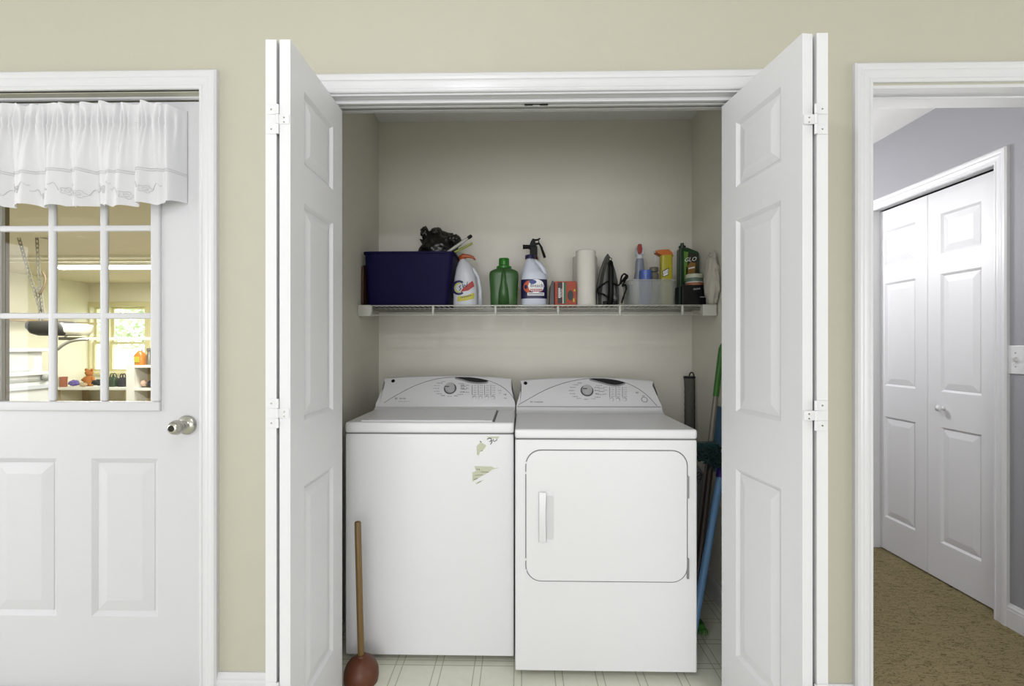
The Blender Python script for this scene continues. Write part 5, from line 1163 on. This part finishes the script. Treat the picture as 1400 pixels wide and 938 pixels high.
c = W(205, 523, D2 + .12); blob('dark_pouch', 'dark pouch inside the white garage shelf', 'pouch', Vector((c.x, D2 + .13, zs + .072)), (.04, .05, .055), mat('charcoal_fabric', '#34343A'), 6.2, .4)
c = W(206.5, 498, D2 + .20); MBc = MB().lathe([(.0, 0), (.042, 0), (.042, .17), (.030, .20), (.030, .25), (.04, .255), (.04, .30), (.0, .30)], (c.x, D2 + .16, zt_), n=20, cap=False)
tag(MBc.build('metal_canister', mat('dull_steel', '#8d8b84', .35, metal=.7), None, smooth=True, auto=40), 'dull metal canister beside the orange jug', 'canister')
# garage door opener on perforated hangers
D = 5.3; op = thing('garage_door_opener', 'dark garage door opener hung on perforated metal straps', 'garage opener', (sx(80, D), D, hz(458, D, 80))); off = op.location
PA = mat('galvanised_steel', '#9b998f', .4, metal=.6)
oc = W(82, 449, D)
MB(off).loft([(hz(459, D, 80), sx(82, D), D, .20, .09, 4), (hz(456, D, 80), sx(78, D), D, .24, .12, 4), (hz(448, D, 80), sx(73, D), D, .24, .13, 5), (hz(442, D, 80), sx(72, D), D, .225, .13, 5), (hz(439.5, D, 80), sx(72, D), D, .20, .11, 4)], 36).build('motor_housing', mat('dark_opener_plastic', '#2E2C2A', .5, var=.2), op, smooth=True, auto=50)
MB(off).loft([(hz(458.5, D, 100), sx(104, D), D, .095, .09, 3.5), (hz(454, D, 100), sx(105, D), D, .125, .11, 3.5), (hz(446, D, 100), sx(105, D), D, .13, .11, 3.5), (hz(443, D, 100), sx(103, D), D, .10, .09, 3)], 30).build('light_cover', mat('opener_light_cover', '#D8D4C4', .4), op, smooth=True, auto=50)
MB(off).box(sx(82, D), sx(232, D), D - .02, D + .02, hz(465, D, 150), hz(461, D, 150)).build('rail', mat('rail_steel', '#A8A69C', .4, metal=.3), op)
MB(off).tube([W(a, b, D - .05) for a, b in bez([(78, 478), (86, 472), (96, 467), (108, 464.5), (120, 464)], 20)], .017, 8).build('curved_arm', mat('rail_steel', '#A8A69C'), op, smooth=True)
def strap(a, b, wd=.018):
    P, Q = W(*a, D), W(*b, D); n_ = max(3, int((Q - P).length / .045)); d = (Q - P).normalized(); s_ = d.cross(Vector((0, 1, 0))).normalized() * wd
    m_ = MB(off)
    for q in (-1, 1): m_.obox((P + Q) / 2 + s_ * q * .8, (Q - P) / 2, s_ * .22, Vector((0, .003, 0)))
    for i in range(n_): c = P + (Q - P) * (i + .5) / n_; m_.obox(c, d * .012, s_ * .8, Vector((0, .0025, 0)))
    m_.build('hanger_strap', PA, op)
strap((23, 316), (56, 428)); strap((50, 318), (53, 372)); strap((53, 372), (59, 432)); strap((50, 392), (58, 438)); strap((28, 317.5), (75, 327))
MB(off).tube([W(a, b, D - .03) for a, b in bez([(58, 371), (62, 380), (60, 392), (54, 402)], 16)], .010, 6).build('cable', mat('brown_cable', '#5a4a38', .6), op, smooth=True)
MB(off).obox(W(55, 434, D), (.012, 0, 0), (0, .012, 0), (0, 0, .06)).build('mount', PA, op)
# white storage cabinet along the side wall
CX1 = -7.72; cab0, cab1 = 5.2, WX(72, 480, CX1).y
sc_b = thing('storage_cabinet', 'white storage cabinet with rounded recess along the garage side wall', 'cabinet', ((GX + CX1) / 2, (cab0 + cab1) / 2, GF)); off = sc_b.location
VW = mat('white_cabinet_paint', '#E3E4E4', .35)
def CZ(y): return WX(45, y, CX1).z
MB(off).box(GX + .01, CX1, cab0, cab1, GF, CZ(510)).build('lower_body', VW, sc_b, bevel=.015)
MB(off).box(GX + .01, CX1 - .05, cab0, cab1 - .12, CZ(510), CZ(481)).build('upper_body', VW, sc_b, bevel=.01)
MB(off).box(GX + .01, CX1 + .03, cab0, cab1, CZ(481), CZ(476)).build('top_slab', VW, sc_b, bevel=.012)
y0_, y1_ = cab0 + .15, WX(50, 490, CX1).y
MB(off).prism(rrect(y0_, y1_, CZ(507), CZ(483), .09, 6), lambda u, v: (CX1 - .052, u, v), lambda u, v: (CX1 - .035, u, v)).build('rounded_panel', mat('pale_panel', '#D2D4CE', .3), sc_b, bevel=.008)
MB(off).box(CX1 - .02, CX1 + .05, cab0, cab1, CZ(513), CZ(509)).build('ledge', VW, sc_b, bevel=.006)
MB(off).box(CX1 - .01, CX1 + .02, cab0, cab1, CZ(521), CZ(518)).build('rail_strip', mat('grey_cabinet_trim', '#A3A5A2', .4), sc_b)
MB(off).box(CX1 - .01, CX1 + .035, cab0, cab1, CZ(532), CZ(527)).build('rail_strip', mat('pale_blue_white', '#CBD0D8', .4), sc_b)
MB(off).lathe([(.0, 0), (.05, 0), (.06, .03), (.03, .06), (.0, .065)], WX(60, 516, CX1 + .02), (1, 0, 0), 16, cap=False).build('knob', mat('grey_cabinet_trim', '#A3A5A2'), sc_b, smooth=True)
# shelf with boxes on the far side wall
zsf = WX(45, 437, GX + .3).z
ws = thing('wall_shelf', 'wooden shelf along the garage side wall above the white cabinet', 'shelf', (GX + .2, 7.9, zsf)); off = ws.location
MB(off).box(GX, GX + .35, 7.0, 9.0, zsf - .03, zsf).build('shelf_board', mat('bench_wood', '#B09A74'), ws)
for y in (7.3, 8.7): MB(off).tube([(GX + .004, y, zsf - .28), (GX + .30, y, zsf - .03)], .015, 6).build('shelf_bracket', PA, ws)
